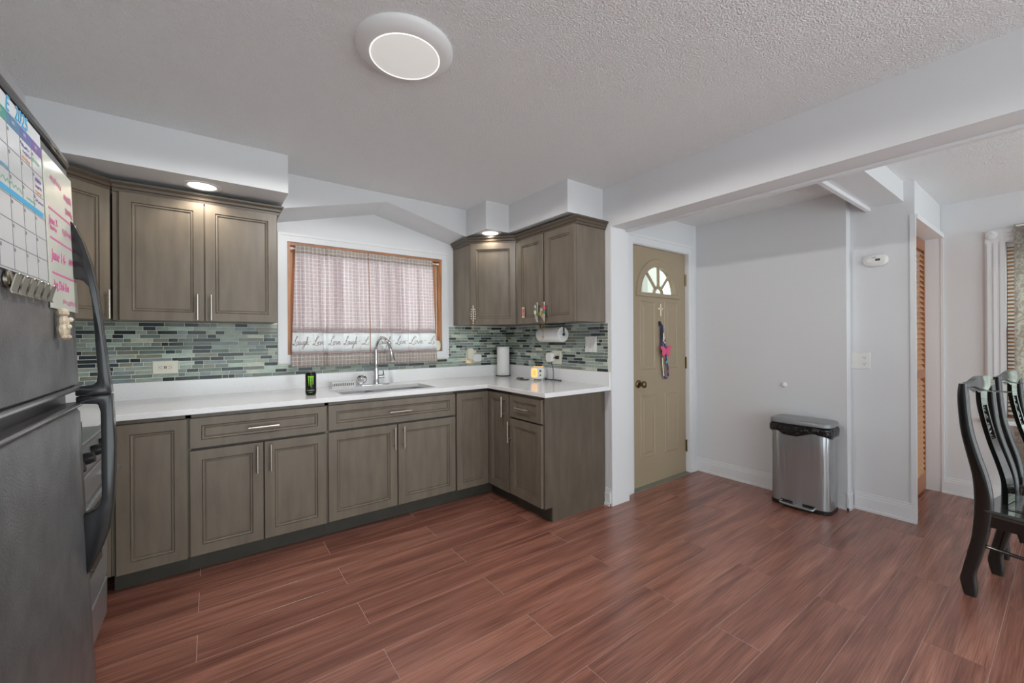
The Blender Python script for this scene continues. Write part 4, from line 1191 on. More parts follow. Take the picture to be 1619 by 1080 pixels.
def downlight(label, x, y):
    t = thing('recessed_downlight', label, 'lamp', (x, y, 2.18), group='recessed downlights')
    MB().lathe([(0.092, 0.0), (0.092, -0.004), (0.082, -0.007), (0.070, -0.004), (0.068, 0.0)], (0, 0, 0), 40, cap0=False, cap1=False).build('trim_ring', 'lamp_ring', t, smooth=60)
    MB().lathe([(0.069, -0.002), (0.04, -0.003), (0.001, -0.003)], (0, 0, 0), 32, cap0=False).build('lens', 'led', t, smooth=60)
    light('downlight_bulb', 'SPOT', (0, 0, -0.012), DOWN_W, t, 0.03, 150, 0.6, (1, 0.93, 0.82))
downlight('recessed downlight in the soffit above the left wall cabinets', -0.036, 3.03)
downlight('recessed downlight in the soffit right of the window', 1.945, 2.965)

# ================================================================== THINGS ON THE COUNTER
# energy drink can
cn = thing('beverage_can', 'black energy drink can with green claw marks on the counter left of the sink', 'can', (0.533, 2.985, CT + 0.0005))
MB().lathe([(0.004, 0.003), (0.024, 0.003), (0.027, 0.0), (0.0315, 0.008), (0.033, 0.016), (0.033, 0.136), (0.031, 0.145), (0.027, 0.151)], (0, 0, 0), 32).build('body', 'can', cn, smooth=50)
MB().lathe([(0.027, 0.150), (0.0275, 0.153), (0.026, 0.154), (0.025, 0.151), (0.004, 0.1505)], (0, 0, 0), 32).build('lid', 'silver', cn, smooth=50)
MB().box(-0.006, 0.006, -0.012, 0.012, 0.1515, 0.1535).build('pull_tab', 'silver', cn)
fa_ = math.atan2(-2.985, -0.533)
def on_can(s_, z, r=0.0333):
    a = fa_ + s_ / 0.033
    return (r * math.cos(a), r * math.sin(a), z)
claw = MB()
def claw_mark(top, zt, zb, wdt, lean):
    n = 10
    for k in range(n):
        t0, t1 = k / n, (k + 1) / n
        def edge(t):
            z = zt + (zb - zt) * t
            ww = wdt * (1 - t) ** 0.6 * (1 + 0.25 * math.sin(t * 21 + top * 400))
            c0 = top + lean * t
            return c0 - ww / 2, c0 + ww / 2, z
        a0, b0, z0 = edge(t0); a1, b1, z1 = edge(t1)
        claw.quad(on_can(a0, z0), on_can(b0, z0), on_can(b1, z1), on_can(a1, z1))
claw_mark(-0.0125, 0.124, 0.062, 0.0085, 0.001)
claw_mark(0.0, 0.124, 0.052, 0.0085, 0.0)
claw_mark(0.0125, 0.124, 0.066, 0.0085, 0.001)
for k in range(8):
    a, b = -0.019 + k * 0.00475, -0.019 + (k + 1) * 0.00475
    claw.quad(on_can(a, 0.1215), on_can(b, 0.1215), on_can(b, 0.1265 + 0.001 * math.sin(k)), on_can(a, 0.1265 + 0.001 * math.sin(k - 1)))
claw.build('claw_mark_print', 'lime', cn)
def can_text(body, size, zc_, m):
    o = text_mesh('can_lettering', body, size, m, cn, (0, 0, 0), (0, 0, 0), 0.0)
    xs_ = [v.co.x for v in o.data.vertices]; w0 = (min(xs_) + max(xs_)) / 2
    for v in o.data.vertices:
        v.co = Vector(on_can(v.co.x - w0, zc_ + v.co.y, 0.0335))
can_text('MONSTER', 0.0105, 0.030, 'grey_txt')
can_text('ENERGY', 0.0065, 0.0185, 'lime')

# white plastic sink caddy
bk = thing('sink_caddy', 'white slotted plastic sink caddy behind the left sink bowl', 'caddy', (0.735, 3.30, CT + 0.0005))
mb = MB().box(0, 0.165, 0, 0.075, 0, 0.003)
mb.box(0, 0.165, 0.072, 0.075, 0.003, 0.042).box(0, 0.003, 0.003, 0.072, 0.003, 0.042).box(0.162, 0.165, 0.003, 0.072, 0.003, 0.042)
mb.box(0, 0.165, 0, 0.003, 0.003, 0.010).box(0, 0.165, 0, 0.003, 0.034, 0.042)
for k in range(12): mb.box(0.006 + k * 0.0138, 0.0125 + k * 0.0138, 0, 0.003, 0.010, 0.034)
mb.build('tray', 'white_pl', bk)
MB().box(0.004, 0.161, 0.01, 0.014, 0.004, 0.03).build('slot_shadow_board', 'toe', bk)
# sink strainer leaning on the upstand
ss = thing('sink_strainer', 'round chrome sink strainer leaning against the upstand by the faucet', 'strainer', (0.968, 3.352, CT + 0.0485), rot=(R(14), 0, R(-8)))
MB().lathe([(0.002, -0.004), (0.022, -0.006), (0.026, -0.012), (0.036, -0.012), (0.039, -0.008), (0.037, 0.0), (0.024, 0.004), (0.02, 0.016), (0.002, 0.016)], (0, 0, 0), 28, 'y').build('basket', 'chrome', ss, smooth=40)
MB().lathe([(0.002, -0.014), (0.006, -0.014), (0.007, -0.004), (0.002, -0.004)], (0, 0, 0), 12, 'y').build('knob', 'chrome', ss, smooth=40)

# standing paper towel roll with holder
pt = thing('paper_towel_roll', 'white paper towel roll standing in the counter corner', 'paper towels', (2.318, 3.318, CT + 0.0005))
MB().lathe([(0.004, 0.0), (0.074, 0.0), (0.076, 0.004), (0.074, 0.008), (0.004, 0.008)], (0, 0, 0), 32).build('holder_base', 'cord', pt, smooth=40)
MB().lathe([(0.02, 0.009), (0.0605, 0.009), (0.061, 0.012), (0.061, 0.284), (0.0605, 0.287), (0.02, 0.287)], (0, 0, 0), 40, cap0=False, cap1=False).build('paper', 'paper', pt, smooth=40)
MB().lathe([(0.006, 0.008), (0.006, 0.293), (0.004, 0.297)], (0, 0, 0), 12).build('rod', 'cord', pt, smooth=40)

# paper towel roll under the wall cabinet
ur = thing('paper_towel_roll', 'white paper towel roll mounted under the right wall cabinet', 'paper towels', (2.352, 2.50, 1.303))
def yl(prof, seg=36): return MB().lathe(prof, (0, 0, 0), seg, 'y')
yl([(0.019, 0.0), (0.061, 0.0), (0.0625, 0.003), (0.0625, 0.277), (0.061, 0.28), (0.019, 0.28)]).loops([[(r_ * math.cos(t), y, r_ * math.sin(t)) for t in [2 * math.pi * k / 24 for k in range(24)]] for r_, y in ((0.019, 0.0), (0.019, 0.28))], False, False).build('paper', 'paper', ur, smooth=40)
yl([(0.0185, 0.002), (0.0165, 0.002), (0.0165, 0.278), (0.0185, 0.278)], 24).build('cardboard_core', mat('cardboard', (168, 138, 108), 0.8), ur, smooth=40)
MB().tube([(0, -0.012, 0), (0, 0.292, 0)], 0.0065, 10).tube([(0, -0.012, -0.002), (0, -0.012, 0.084)], 0.0045, 8).tube([(0, 0.292, -0.002), (0, 0.292, 0.084)], 0.0045, 8).box(-0.018, 0.018, -0.014, 0.294, 0.084, 0.0895).build('bracket', 'black_pl', ur, smooth=40)
MB().lathe([(0.002, -0.016), (0.011, -0.016), (0.011, -0.006), (0.002, -0.006)], (0, 0, 0), 14, 'y').build('end_knob', 'cord', ur, smooth=40)

# toaster shaped warmer
tw = thing('candle_warmer', 'small white toaster shaped warmer with amber glowing window', 'warmer', (2.315, 2.775, CT + 0.0005), R(-52))
hw_, hd, hh = 0.062, 0.056, 0.118
sec = []
for k in range(28):
    t = 2 * math.pi * k / 28
    c_, s_ = math.cos(t), math.sin(t)
    sec.append((hw_ * math.copysign(abs(c_) ** 0.45, c_), 0.014 + (hh - 0.014) / 2 * (1 + math.copysign(abs(s_) ** 0.45, s_))))
MB().loops([[(x * s_, y, 0.066 + (z - 0.066) * s_) for x, z in sec] for s_, y in ((0.93, -hd), (1.0, -hd + 0.006), (1.0, hd - 0.006), (0.93, hd))]).build('shell', 'white_pl', tw, smooth=50)
for sx in (-0.04, 0.04):
    for sy in (-0.036, 0.036): MB().lathe([(0.006, 0.0), (0.008, 0.016)], (sx, sy, 0), 10).build('foot', 'white_pl', tw)
def rrect(cx_, cz_, w2, h2, e=0.35, n=20):
    return [(cx_ + w2 * math.copysign(abs(math.cos(t)) ** e, math.cos(t)), cz_ + h2 * math.copysign(abs(math.sin(t)) ** e, math.sin(t))) for t in [2 * math.pi * k / n for k in range(n)]]
MB().prism(rrect(-0.024, 0.068, 0.026, 0.038), 'y', -hd - 0.001, -hd + 0.006).build('glow_window', 'amber', tw)
MB().box(-0.036, -0.012, -hd - 0.002, -hd, 0.052, 0.055).box(-0.036, -0.012, -hd - 0.002, -hd, 0.066, 0.069).box(-0.036, -0.012, -hd - 0.002, -hd, 0.08, 0.083).build('window_grille', 'gold', tw)
for z in (0.084, 0.048):
    MB().lathe([(0.002, -hd - 0.010), (0.009 if z > 0.06 else 0.007, -hd - 0.010), (0.011 if z > 0.06 else 0.008, -hd - 0.002), (0.002, -hd + 0.002)], (0.030, 0, z), 16, 'y').build('dial', 'silver', tw, smooth=40)
MB().box(-0.042, 0.042, -0.020, 0.026, hh - 0.003, hh + 0.0015).build('top_slot', 'amber', tw)
cdp = spline([(2.375, 2.80, CT + 0.02), (2.40, 2.74, CT + 0.006), (2.404, 2.68, CT + 0.006), (2.38, 2.655, CT + 0.02), (2.385, 2.66, 0.99), (2.395, 2.69, 1.06), (2.408, 2.685, 1.098), (2.42, 2.655, 1.105)], 6)
tag(MB().tube(cdp, 0.0032, 8).build('power_cord', 'cord', None, smooth=50), 'black power cord rising from the warmer to the wall outlet', 'cord')
cdp2 = spline([(2.245, 2.83, CT + 0.0045), (2.20, 2.90, CT + 0.0045), (2.235, 2.985, CT + 0.0045), (2.29, 3.03, CT + 0.0045), (2.30, 2.97, CT + 0.0045), (2.23, 2.93, CT + 0.0045), (2.24, 2.88, CT + 0.0045), (2.28, 2.86, CT + 0.0045)], 6)
tag(MB().tube(cdp2, 0.0035, 8).build('power_cord', 'cord', None, smooth=50), 'grey cord loop lying on the counter left of the warmer', 'cord')
tag(MB().tube(spline([(2.37, 2.755, CT + 0.0065), (2.39, 2.70, CT + 0.0065), (2.398, 2.62, CT + 0.0065), (2.392, 2.57, CT + 0.0065)], 4), [0.005] * 12 + [0.006], 8).build('power_cord', 'cord', None, smooth=50), 'thick grey cord end lying right of the warmer', 'cord')

# ------------------------------------------------------------------ outlets and switches
def plate(t, w_, h_, m, th=0.006):
    return MB().panel(-w_ / 2, w_ / 2, -h_ / 2, h_ / 2, [(0, 0, 0), (0, 0, -th * 0.5), (0.004, 0.004, -th)]).build('plate', m, t)
go = thing('wall_outlet', 'ivory horizontal outlet with red and black buttons left of the energy drink can', 'outlet', (-0.234, YS - 0.0075, 1.1005))
plate(go, 0.128, 0.083, 'ivory_pl')
MB().box(-0.034, 0.034, -0.009, -0.006, -0.0165, 0.0165).build('receptacle', 'ivory_pl', go, bevel=0.001)
MB().box(-0.006, -0.001, -0.0105, -0.009, -0.008, 0.008).build('test_button', 'black_pl', go)
MB().box(0.002, 0.007, -0.0105, -0.009, -0.008, 0.008).build('reset_button', 'red_pl', go)
for s_ in (-1, 1):
    for zz in (-0.006, 0.006): MB().box(s_ * 0.020 - 0.004, s_ * 0.020 + 0.004, -0.0096, -0.0088, zz - 0.001, zz + 0.001).build('slot', 'dark', go)
    MB().lathe([(0.0005, -0.0096), (0.0025, -0.0096), (0.0025, -0.0088)], (s_ * 0.029, 0, 0), 8, 'y').build('ground_hole', 'dark', go)
nl = thing('plug_in_nightlight', 'white plug in freshener and nightlight on the tile right of the window', 'nightlight', (2.02, YS - 0.0075, 1.10))
plate(nl, 0.118, 0.118, 'ivory_pl')
MB().loops([[(x, y, z) for x, z in rrect(0.052, -0.012, 0.05 * s_, 0.042 * s_, 0.5)] for s_, y in ((1, -0.006), (1, -0.03), (0.85, -0.04))]).build('freshener', 'white_pl', nl, smooth=40)
MB().loops([[(x, y, z) for x, z in rrect(-0.022, 0.028, 0.036 * s_, 0.058 * s_, 0.7)] for s_, y in ((1, -0.008), (1, -0.04), (0.8, -0.05))]).build('oval_head', 'ivory_pl', nl, smooth=40)
MB().box(-0.05, -0.028, -0.045, -0.012, -0.058, -0.052).build('glow_lens', 'amber', nl)
o2 = thing('wall_outlet', 'white square outlet plate with plugged adapters behind the warmer', 'outlet', (XR - 0.0075, 2.665, 1.105), R(-90))
plate(o2, 0.118, 0.118, 'ivory_pl')
MB().loops([[(x, y, z) for x, z in rrect(-0.062, 0.0, 0.044 * s_, 0.044 * s_, 0.55)] for s_, y in ((1, -0.007), (1, -0.034), (0.85, -0.042))]).build('adapter', 'white_pl', o2, smooth=40)
MB().box(0.006, 0.036, -0.03, -0.006, -0.014, 0.016).build('plug', 'black_pl', o2, bevel=0.003)
sw = thing('light_switch', 'white double rocker light switch on the tile by the stub wall', 'switch', (XR - 0.0075, 2.265, 1.223), R(-90))
plate(sw, 0.122, 0.126, 'white_pl')
for x in (-0.025, 0.025): MB().prism([(-0.006, -0.034), (-0.010, -0.034), (-0.0125, 0.0), (-0.0085, 0.034), (-0.006, 0.034)], 'x', x - 0.016, x + 0.016).build('rocker', 'white_pl', sw)
for x in (-0.025, 0.025):
    for z in (-0.048, 0.048): MB().lathe([(0.0005, -0.0068), (0.003, -0.0068), (0.003, -0.0055)], (x, 0, z), 8, 'y').build('screw', 'silver', sw)

# ------------------------------------------------------------------ things hanging on the cabinet handles and door
def beads(mb, pts, r, step):
    tot = 0; P = [Vector(p) for p in pts]
    last = None
    for a, b in zip(P[:-1], P[1:]):
        d_ = (b - a).length; n_ = max(1, int(d_ / step))
        for k in range(n_): mb.ball(tuple(a.lerp(b, k / n_)), r, 6)
    return mb
dgx, dgy = -0.604, -0.301
hdl = cr.matrix_world
bx_, by_ = XR + dgx + 0.046 * 0.7071 - 0.052 * 0.7071 * 1.0, YS + dgy - 0.046 * 0.7071 - 0.052 * 0.7071
ro = thing('rosary', 'pearl bead rosary hanging from the corner cabinet handle right of the window', 'rosary', (bx_, by_, 1.555))
mb = MB()
for s_ in (-1, 1):
    beads(mb, [(0.0, 0, 0.0), (s_ * 0.010, -s_ * 0.010, -0.03), (s_ * 0.013, -s_ * 0.013, -0.07), (s_ * 0.011, -s_ * 0.011, -0.11), (0, 0, -0.135)], 0.0068, 0.0185)
tag(mb.build('bead_loop', 'pearl', ro, smooth=True), kind='stuff')
MB().ball((0, 0, -0.141), 0.008, 8).ball((0, 0, -0.156), 0.0045, 6).ball((0, 0, -0.168), 0.0045, 6).build('pendant', 'gold', ro, smooth=True)
MB().box(-0.003, 0.003, -0.003, 0.003, -0.215, -0.172).box(-0.0095, 0.0095, -0.003, 0.003, -0.190, -0.184).build('cross', 'gold', ro)
kx = 2.135 - 0.02 - 0.046
def keybunch(label, y, cols, long_chain, zt):
    t = thing('key_bunch', label, 'keychain', (kx, y, zt), group='charms on the wall cabinet handles')
    MB().tube([(0.0, 0.012 * math.cos(a), -0.012 + 0.012 * math.sin(a)) for a in [2 * math.pi * k / 16 for k in range(17)]], 0.0016, 6).build('ring', 'nickel', t, smooth=True)
    rr = random.Random(label)
    for k, c in enumerate(cols):
        yy, zz = rr.uniform(-0.022, 0.022), -0.03 - 0.014 * k
        MB().ball((rr.uniform(-0.008, 0.004), yy, zz), 0.014, 8, (0.5, 1, 1.3)).tube([(0, 0, -0.02), (0, yy, zz)], 0.0012, 6).build('charm', c, t, smooth=True)
    MB().box(-0.002, 0.001, -0.012, -0.002, -0.135, -0.075).box(-0.002, 0.001, 0.004, 0.012, -0.12, -0.07).build('key', 'nickel', t)
    if long_chain:
        m2 = MB()
        beads(m2, [(-0.004, -0.004, -0.02), (-0.004, -0.020, -0.12), (-0.004, -0.018, -0.21), (-0.004, -0.006, -0.232)], 0.0036, 0.0085)
        beads(m2, [(-0.004, 0.004, -0.02), (-0.004, 0.010, -0.12), (-0.004, 0.006, -0.21), (-0.004, -0.006, -0.232), (-0.004, -0.006, -0.262)], 0.0036, 0.0085)
        tag(m2.build('bead_chain', 'gold', t, smooth=True), kind='stuff')
        MB().box(-0.006, -0.003, -0.009, -0.003, -0.285, -0.255).box(-0.006, -0.003, -0.014, 0.002, -0.268, -0.263).build('cross', 'gold', t)
keybunch('bunch of green and silver charms on left handle over the towel roll', 2.507, ['nickel', 'bead_green', 'nickel', 'pearl', 'bead_green'], False, 1.545)
keybunch('bunch of pink charms with long gold bead chain on right handle over the towel roll', 2.424, ['bead_red', 'pink', 'nickel', 'bead_green', 'gold', 'nickel'], True, 1.548)
cdm = thing('magnet_card', 'small red and white picture card on wall cabinet door left of the charms', 'card', (2.1145 - 0.0, 2.728, 1.445), R(-90))
MB().box(-0.017, 0.017, -0.0022, -0.0002, 0.0, 0.088).build('card', 'pearl', cdm)
MB().box(-0.0145, 0.0145, -0.003, -0.0022, 0.012, 0.078).build('picture', 'card_red', cdm)

# on the entry door
cx0 = thing('wall_cross', 'small cream cross hung on the entry door under the fanlight', 'cross', (3.216, DYF - 0.0005, 1.49))
MB().box(-0.008, 0.008, -0.012, 0.0, -0.028, 0.082).box(-0.034, 0.034, -0.012, 0.0, 0.028, 0.046).build('cross', 'bone', cx0, bevel=0.004)
hk = thing('door_hook', 'small black adhesive hook on the entry door below the cross', 'hook', (3.203, DYF - 0.0005, 1.40))
MB().box(-0.016, 0.016, -0.008, 0, -0.022, 0.016).build('pad', 'black_pl', hk, bevel=0.003)
MB().tube(spline([(0, -0.008, 0.0), (0, -0.016, -0.012), (0, -0.024, -0.010), (0, -0.026, 0.0)], 4), 0.003, 8).build('prong', 'black_pl', hk, smooth=50)
ly = thing('key_lanyard', 'navy patterned lanyard with keys hanging from the door hook', 'lanyard', (3.206, DYF - 0.02, 1.385))
def strap(pts, w_, m, nm):
    P = spline(pts, 6); mb = MB(); L = []
    for p in P: L.append([(p.x - w_ / 2, p.y - 0.001, p.z), (p.x + w_ / 2, p.y - 0.003, p.z), (p.x + w_ / 2, p.y - 0.001, p.z + 0.0005), (p.x - w_ / 2, p.y + 0.001, p.z + 0.0005)])
    return mb.loops(L).build(nm, m, ly)
strap([(0.0, 0, 0.0), (0.004, 0.004, -0.09), (0.010, 0.004, -0.2), (0.018, 0.002, -0.32), (0.028, 0, -0.42), (0.055, 0, -0.478), (0.085, 0, -0.47)], 0.022, 'navy', 'strap')
strap([(0.006, -0.003, 0.0), (0.018, -0.004, -0.1), (0.045, -0.004, -0.2), (0.06, -0.004, -0.3), (0.085, -0.004, -0.38), (0.092, -0.003, -0.46)], 0.020, 'navy', 'strap')
strap([(0.012, -0.001, -0.24), (0.014, -0.001, -0.34), (0.03, -0.001, -0.455)], 0.012, 'bone', 'strap')
MB().box(-0.014, 0.01, -0.014, -0.006, -0.10, -0.035).build('key_fob', 'black_pl', ly, bevel=0.003)
MB().box(0.014, 0.034, -0.012, -0.007, -0.15, -0.07).box(0.03, 0.042, -0.012, -0.008, -0.165, -0.1).build('key', 'nickel', ly, bevel=0.002)
for (cx_, cz_, cm) in ((0.02, -0.115, 'pearl'), (0.036, -0.14, 'bead_red'), (0.004, -0.275, 'bead_green'), (0.03, -0.30, 'bead_red'), (0.06, -0.33, 'cyan_ink'), (0.075, -0.415, 'bead_red')):
    MB().ball((cx_, -0.011, cz_), 0.011, 8, (1, 0.5, 1.4)).build('charm', cm, ly, smooth=True)
bf = thing('butterfly_charm', 'pink butterfly charm clipped to the lanyard on the entry door', 'charm', (3.246, DYF - 0.036, 1.153))
for s_ in (-1, 1):
    wing = [(0.0, 0.012), (s_ * 0.03, 0.040), (s_ * 0.078, 0.046), (s_ * 0.080, 0.028), (s_ * 0.056, 0.004), (s_ * 0.060, -0.030), (s_ * 0.034, -0.046), (s_ * 0.010, -0.024), (0.0, -0.014)]
    if s_ < 0: wing = wing[::-1]
    MB().prism(wing, 'y', -0.006, 0.0).build('wing', 'pink', bf, bevel=0.001)
MB().tube([(0, -0.005, -0.03), (0, -0.006, 0.0), (0, -0.005, 0.028)], [0.003, 0.0055, 0.003], 8).build('body', 'pink', bf, smooth=True)

# ------------------------------------------------------------------ wall devices
co = thing('alarm_detector', 'oval white carbon monoxide alarm on the narrow wall', 'alarm', (3.8595, 0.842, 1.815), R(-90))
MB().loops([[(x, y, z) for x, z in rrect(0, 0, 0.068 * s_, 0.044 * s_, 0.75, 32)] for s_, y in ((1, 0), (1, -0.022), (0.93, -0.032), (0.80, -0.036))]).build('case', 'white_pl', co, smooth=40)
MB().box(0.004, 0.030, -0.0375, -0.0355, -0.006, 0.009).build('display', 'cord', co)
MB().lathe([(0.001, -0.038), (0.015, -0.038), (0.016, -0.035)], (-0.028, 0, 0.0), 20, 'y').build('test_button', 'trim', co)
text_mesh('lettering', 'ALARM', 0.008, 'line_ink', co, (-0.018, -0.0365, 0.016), (R(90), 0, 0), 0.0002)
cp = thing('switch_plate', 'white wavy combination switch and outlet plate on the narrow wall', 'switch', (3.8595, 0.938, 1.093), R(-90))
edge = []
for k in range(13): edge.append((-0.063 + 0.126 * k / 12, 0.060 + 0.004 * math.cos(k / 12 * 2 * math.pi)))
for k in range(13): edge.append((0.063 - 0.126 * k / 12, -0.056 - 0.006 * (1 - math.cos(k / 12 * 2 * math.pi)) / 2))
MB().loops([[(x * s_, y, z * s_) for x, z in edge] for s_, y in ((1, 0), (1, -0.003), (0.95, -0.007))]).build('plate', 'white_pl', cp, smooth=40)
MB().box(-0.035, -0.026, -0.016, -0.006, -0.006, 0.010).build('toggle', 'white_pl', cp)
for z in (-0.024, 0.020):
    for (dx, hz) in ((-0.007, 0.005), (0.007, 0.005)): MB().box(0.028 + dx - 0.0012, 0.028 + dx + 0.0012, -0.0078, -0.0065, z + 0.002, z + 0.002 + hz * 1.6).build('slot', 'dark', cp)
    MB().lathe([(0.0005, -0.0078), (0.0024, -0.0078), (0.0024, -0.0065)], (0.028, 0, z - 0.005), 8, 'y').build('ground_hole', 'dark', cp)
db = MB().lathe([(0.022, 0.0), (0.022, -0.006), (0.018, -0.014), (0.008, -0.019), (0.001, -0.020)], (0, 0, 0), 24, 'x').build('door_bumper', 'white_pl', None, smooth=40, loc=(3.7695, 1.40, 0.884))
tag(db, 'round white door bumper on the wall above the trash can', 'bumper')

# ================================================================== TRASH CAN
tc_ = thing('trash_can', 'stainless steel step trash can with black bag under grey lid', 'trash can', (3.615, 1.215, 0.0))
def can_sec(z, gx=0.0, n=48):
    # local x: -0.118 front .. 0.118 back ; y half width 0.19 ; bowed front
    pts = []
    hy = 0.192 + gx; hx_ = 0.112 + gx
    for k in range(n):
        t = 2 * math.pi * k / n
        c_, s_ = math.cos(t), math.sin(t)
        e = 0.42
        x = hx_ * math.copysign(abs(c_) ** e, c_); y = hy * math.copysign(abs(s_) ** (0.30), s_)
        if x < 0: x -= 0.010 * (1 - (y / hy) ** 2)
        pts.append((x, y, z))
    return pts
MB().loops([can_sec(0.002, 0.002), can_sec(0.028, 0.002), can_sec(0.030, 0.0)]).build('base', 'black_pl', tc_, smooth=40)
MB().loops([can_sec(0.030), can_sec(0.2), can_sec(0.4), can_sec(0.585), can_sec(0.60, -0.004)]).build('body', 'steel', tc_, smooth=50)
lidL = [can_sec(0.620, 0.004), can_sec(0.622, 0.008), can_sec(0.644, 0.008), can_sec(0.651, 0.003), can_sec(0.654, -0.008), can_sec(0.656, -0.06)]
MB().loops(lidL).build('lid', 'lid', tc_, smooth=50)
rb2 = random.Random(3)
L = []
nb = 110
prof = [(0.618, 0.001), (0.610, 0.009), (0.598, 0.013), (0.582, 0.013), (0.566, 0.011), (0.553, 0.006)]
for j, (z, g_) in enumerate(prof):
    ring = can_sec(z, g_, nb)
    nr = []
    for k, p in enumerate(ring):
        nz = noise.noise(Vector((p[0] * 30, p[1] * 30, z * 45)))
        dip = 0.035 * noise.noise(Vector((p[0] * 12 + 4, p[1] * 12, 1.3))) - 0.03 * math.exp(-((p[1] + 0.03) / 0.04) ** 2) * (1 if p[0] < 0 else 0) + 0.018 * math.exp(-((p[1] - 0.0) / 0.02) ** 2)
        gg = 1 + 0.10 * abs(nz)
        nr.append((p[0] * gg, p[1] * (1 + 0.02 * nz), z + (dip * j / 5) + 0.004 * nz))
    L.append(nr)
MB().loops(L, False, False).build('bag', 'bag', tc_, smooth=25)
MB().tube(spline([(-0.118, 0.105, 0.036), (-0.150, 0.104, 0.030), (-0.158, 0.08, 0.028), (-0.160, 0.0, 0.027), (-0.158, -0.08, 0.028), (-0.150, -0.104, 0.030), (-0.118, -0.105, 0.036)], 4), 0.008, 8).box(-0.155, -0.118, -0.098, 0.098, 0.024, 0.031).build('pedal', 'steel', tc_, smooth=40)
MB().box(-0.121, -0.110, -0.11, 0.11, 0.018, 0.048).build('pedal_recess', 'dark', tc_)

# ================================================================== DINING CHAIRS
def make_chair():
    t = thing('dining_chair', '', 'chair')
    prof = [(1.035, 0.030, 0.013), (0.98, 0.031, 0.017), (0.90, 0.027, 0.018), (0.80, 0.017, 0.019), (0.70, -0.003, 0.021), (0.60, -0.026, 0.024), (0.52, -0.036, 0.027), (0.44, -0.038, 0.028), (0.36, -0.032, 0.026), (0.28, -0.022, 0.024), (0.19, -0.004, 0.023), (0.11, 0.012, 0.022), (0.07, 0.014, 0.026), (0.03, 0.010, 0.024), (0.001, 0.008, 0.019)]
    zs = spline([(z, y, w_) for z, y, w_ in prof], 3)
    for sx in (-1, 1):
        L = []
        for p in zs:
            z, y, hw2 = p.x, p.y, p.z * 1.14
            cxp = sx * (0.19 - 0.006 * max(0, (z - 0.45)) / 0.6)
            hx2 = 0.0185
            ring = []
            for k in range(16):
                a = 2 * math.pi * k / 16
                c_, s_ = math.cos(a), math.sin(a)
                ring.append((cxp + hx2 * math.copysign(abs(c_) ** 0.6, c_), y + hw2 * math.copysign(abs(s_) ** 0.6, s_), z))
            L.append(ring)
        MB().loops(L).build('back_leg', 'lacquer', t, smooth=60)
    # crest rail
    cxs = [-0.19, -0.165, -0.13, -0.10, -0.06, 0.0, 0.06, 0.10, 0.13, 0.165, 0.19]
    zt = [1.030, 1.038, 1.042, 1.052, 1.064, 1.066, 1.064, 1.052, 1.042, 1.038, 1.030]
    zb = [1.000, 1.006, 1.008, 1.000, 0.984, 0.980, 0.984, 1.000, 1.008, 1.006, 1.000]
    L = []
    for x, a, b in zip(cxs, zt, zb):
        yy = 0.030 - 0.012 * (1 - (x / 0.19) ** 2)
        L.append([(x, yy - 0.011, b), (x, yy - 0.017, (a + b) / 2), (x, yy - 0.011, a), (x, yy + 0.011, a), (x, yy + 0.017, (a + b) / 2), (x, yy + 0.011, b)])
    MB().loops(L).build('crest_rail', 'lacquer', t, smooth=50)
    # splat with carved opening
    sp_ = [(0.992, 0.016, 0.046), (0.93, 0.014, 0.042), (0.86, 0.004, 0.041), (0.78, -0.012, 0.041), (0.72, -0.026, 0.041), (0.65, -0.046, 0.043), (0.57, -0.066, 0.047), (0.50, -0.074, 0.050), (0.442, -0.074, 0.050)]
    sz = spline([(z, y, w_) for z, y, w_ in sp_], 4)
    def yat(z):
        for a, b in zip(sz[:-1], sz[1:]):
            if a.x >= z >= b.x:
                k = (a.x - z) / max(1e-6, a.x - b.x); return a.y + (b.y - a.y) * k
        return sz[-1].y
    ZA, ZB_, HWO = 0.918, 0.752, 0.029
    sm = MB()
    def seg_strip(z_hi, z_lo, fx0, fx1):
        zz = [z_hi] + [p.x for p in sz if z_lo < p.x < z_hi] + [z_lo]
        def wat(z):
            for a, b in zip(sz[:-1], sz[1:]):
                if a.x >= z >= b.x:
                    k = (a.x - z) / max(1e-6, a.x - b.x); return a.z + (b.z - a.z) * k
            return sz[-1].z
        L = []
        for z in zz:
            w_ = wat(z); a = fx0(w_); b = fx1(w_); y = yat(z)
            L.append([(a, y - 0.009, z), (b, y - 0.009, z), (b, y + 0.009, z), (a, y + 0.009, z)])
        sm.loops(L)
    seg_strip(0.992, ZA, lambda w_: -w_, lambda w_: w_)
    seg_strip(ZA, ZB_, lambda w_: -w_, lambda w_: -HWO)
    seg_strip(ZA, ZB_, lambda w_: HWO, lambda w_: w_)
    seg_strip(ZB_, 0.442, lambda w_: -w_, lambda w_: w_)
    spl = sm.build('splat', 'lacquer', t)
    lat = MB(); rr = random.Random(11)
    for k in range(16):
        z0 = ZA - (ZA - ZB_) * (k + 0.2) / 16; z1 = z0 + rr.uniform(-0.026, 0.026)
        z1 = max(ZB_, min(ZA, z1)); xm_ = rr.uniform(-0.01, 0.01); zmid = (z0 + z1) / 2 + rr.uniform(-0.008, 0.008)
        lat.tube(spline([(-HWO - 0.001, yat(z0), z0), (xm_, yat(max(ZB_, zmid)) - 0.003, zmid), (HWO + 0.001, yat(z1), z1)], 4), 0.0034, 6)
    tag(lat.build('carved_tracery', 'silver' if False else 'seatgloss', spl, smooth=60), kind='stuff')
    # seat frame and panel
    seat = MB().loops([[(-0.195 - o, -0.02, z), (-0.225 - o, -0.42 - o, z), (0.225 + o, -0.42 - o, z), (0.195 + o, -0.02, z)] for o, z in ((-0.004, 0.408), (0.0, 0.412), (0.004, 0.424), (0.010, 0.430), (0.012, 0.438), (0.008, 0.444))]).build('seat', 'seatgloss', t)
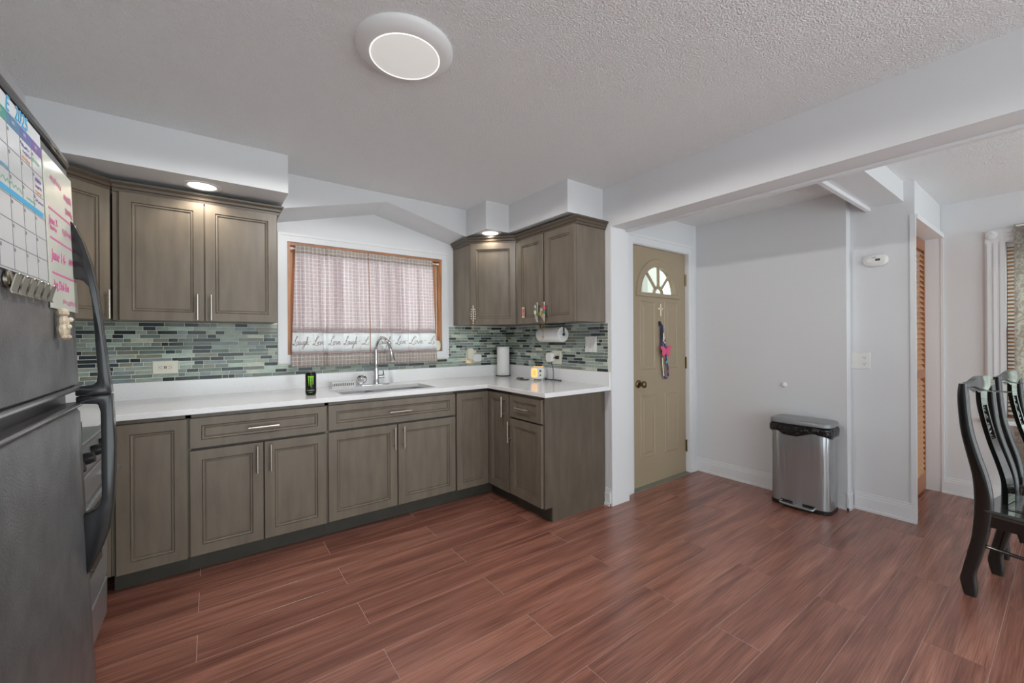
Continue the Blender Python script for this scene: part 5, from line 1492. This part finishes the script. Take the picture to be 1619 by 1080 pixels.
    MB().loops([[(-0.130, -0.085, z), (-0.155, -0.35, z), (0.155, -0.35, z), (0.130, -0.085, z)] for z in (0.444, 0.447)]).build('seat_panel', 'lacquer', seat, bevel=0.001)
    MB().loops([[(-0.112, -0.10, z), (-0.137, -0.335, z), (0.137, -0.335, z), (0.112, -0.10, z)] for z in (0.4465, 0.4485)]).build('seat_inlay', 'seatgloss', seat)
    def apron(p0, p1):
        n = 14; L = []
        for k in range(n + 1):
            u = k / n
            x = p0[0] + (p1[0] - p0[0]) * u; y = p0[1] + (p1[1] - p0[1]) * u
            d_ = Vector((p1[0] - p0[0], p1[1] - p0[1])).normalized()
            zb_ = 0.368 - 0.014 * abs(2 * u - 1) ** 3 + 0.004 * math.cos(u * 4 * math.pi)
            nx, ny = -d_.y * 0.009, d_.x * 0.009
            L.append([(x - nx, y - ny, zb_), (x + nx, y + ny, zb_), (x + nx, y + ny, 0.410), (x - nx, y - ny, 0.410)])
        MB().loops(L).build('apron', 'lacquer', t)
    apron((-0.19, -0.05), (-0.21, -0.40)); apron((0.19, -0.05), (0.21, -0.40)); apron((-0.2, -0.405), (0.2, -0.405)); apron((-0.18, -0.04), (0.18, -0.04))
    for sx in (-1, 1):
        L = []
        for z, y, w_ in ((0.41, -0.405, 0.024), (0.33, -0.412, 0.026), (0.2, -0.405, 0.02), (0.09, -0.40, 0.017), (0.04, -0.412, 0.024), (0.001, -0.412, 0.02)):
            L.append([(sx * 0.205 + a * w_, y + b * w_, z) for a, b in ((-1, -0.5), (-0.5, -1), (0.5, -1), (1, -0.5), (1, 0.5), (0.5, 1), (-0.5, 1), (-1, 0.5))])
        MB().loops(L).build('front_leg', 'lacquer', t, smooth=50)
        MB().tube([(sx * 0.19, -0.03, 0.262), (sx * 0.20, -0.22, 0.255), (sx * 0.205, -0.40, 0.25)], 0.0085, 8).build('stretcher', 'lacquer', t, smooth=60)
    MB().tube([(-0.2, -0.22, 0.255), (0.2, -0.22, 0.255)], 0.008, 8).build('stretcher', 'lacquer', t, smooth=60)
    return t
def copy_tree(o, parent=None):
    c = o.copy(); C.objects.link(c); c.parent = parent
    for ch in list(o.children): copy_tree(ch, c)
    return c
ch1 = make_chair()
ch1['label'] = 'black lacquer dining chair with carved splat nearest the kitchen'
ch1['group'] = 'carved dining chairs'
ch1.location = (3.188, 0.269, 0); ch1.rotation_euler = (0, 0, R(-9.0))
ch2 = copy_tree(ch1)
ch2['label'] = 'black lacquer dining chair with carved splat beside the dining window'
ch2.location = (3.828, 0.206, 0); ch2.rotation_euler = (0, 0, R(-9.0))
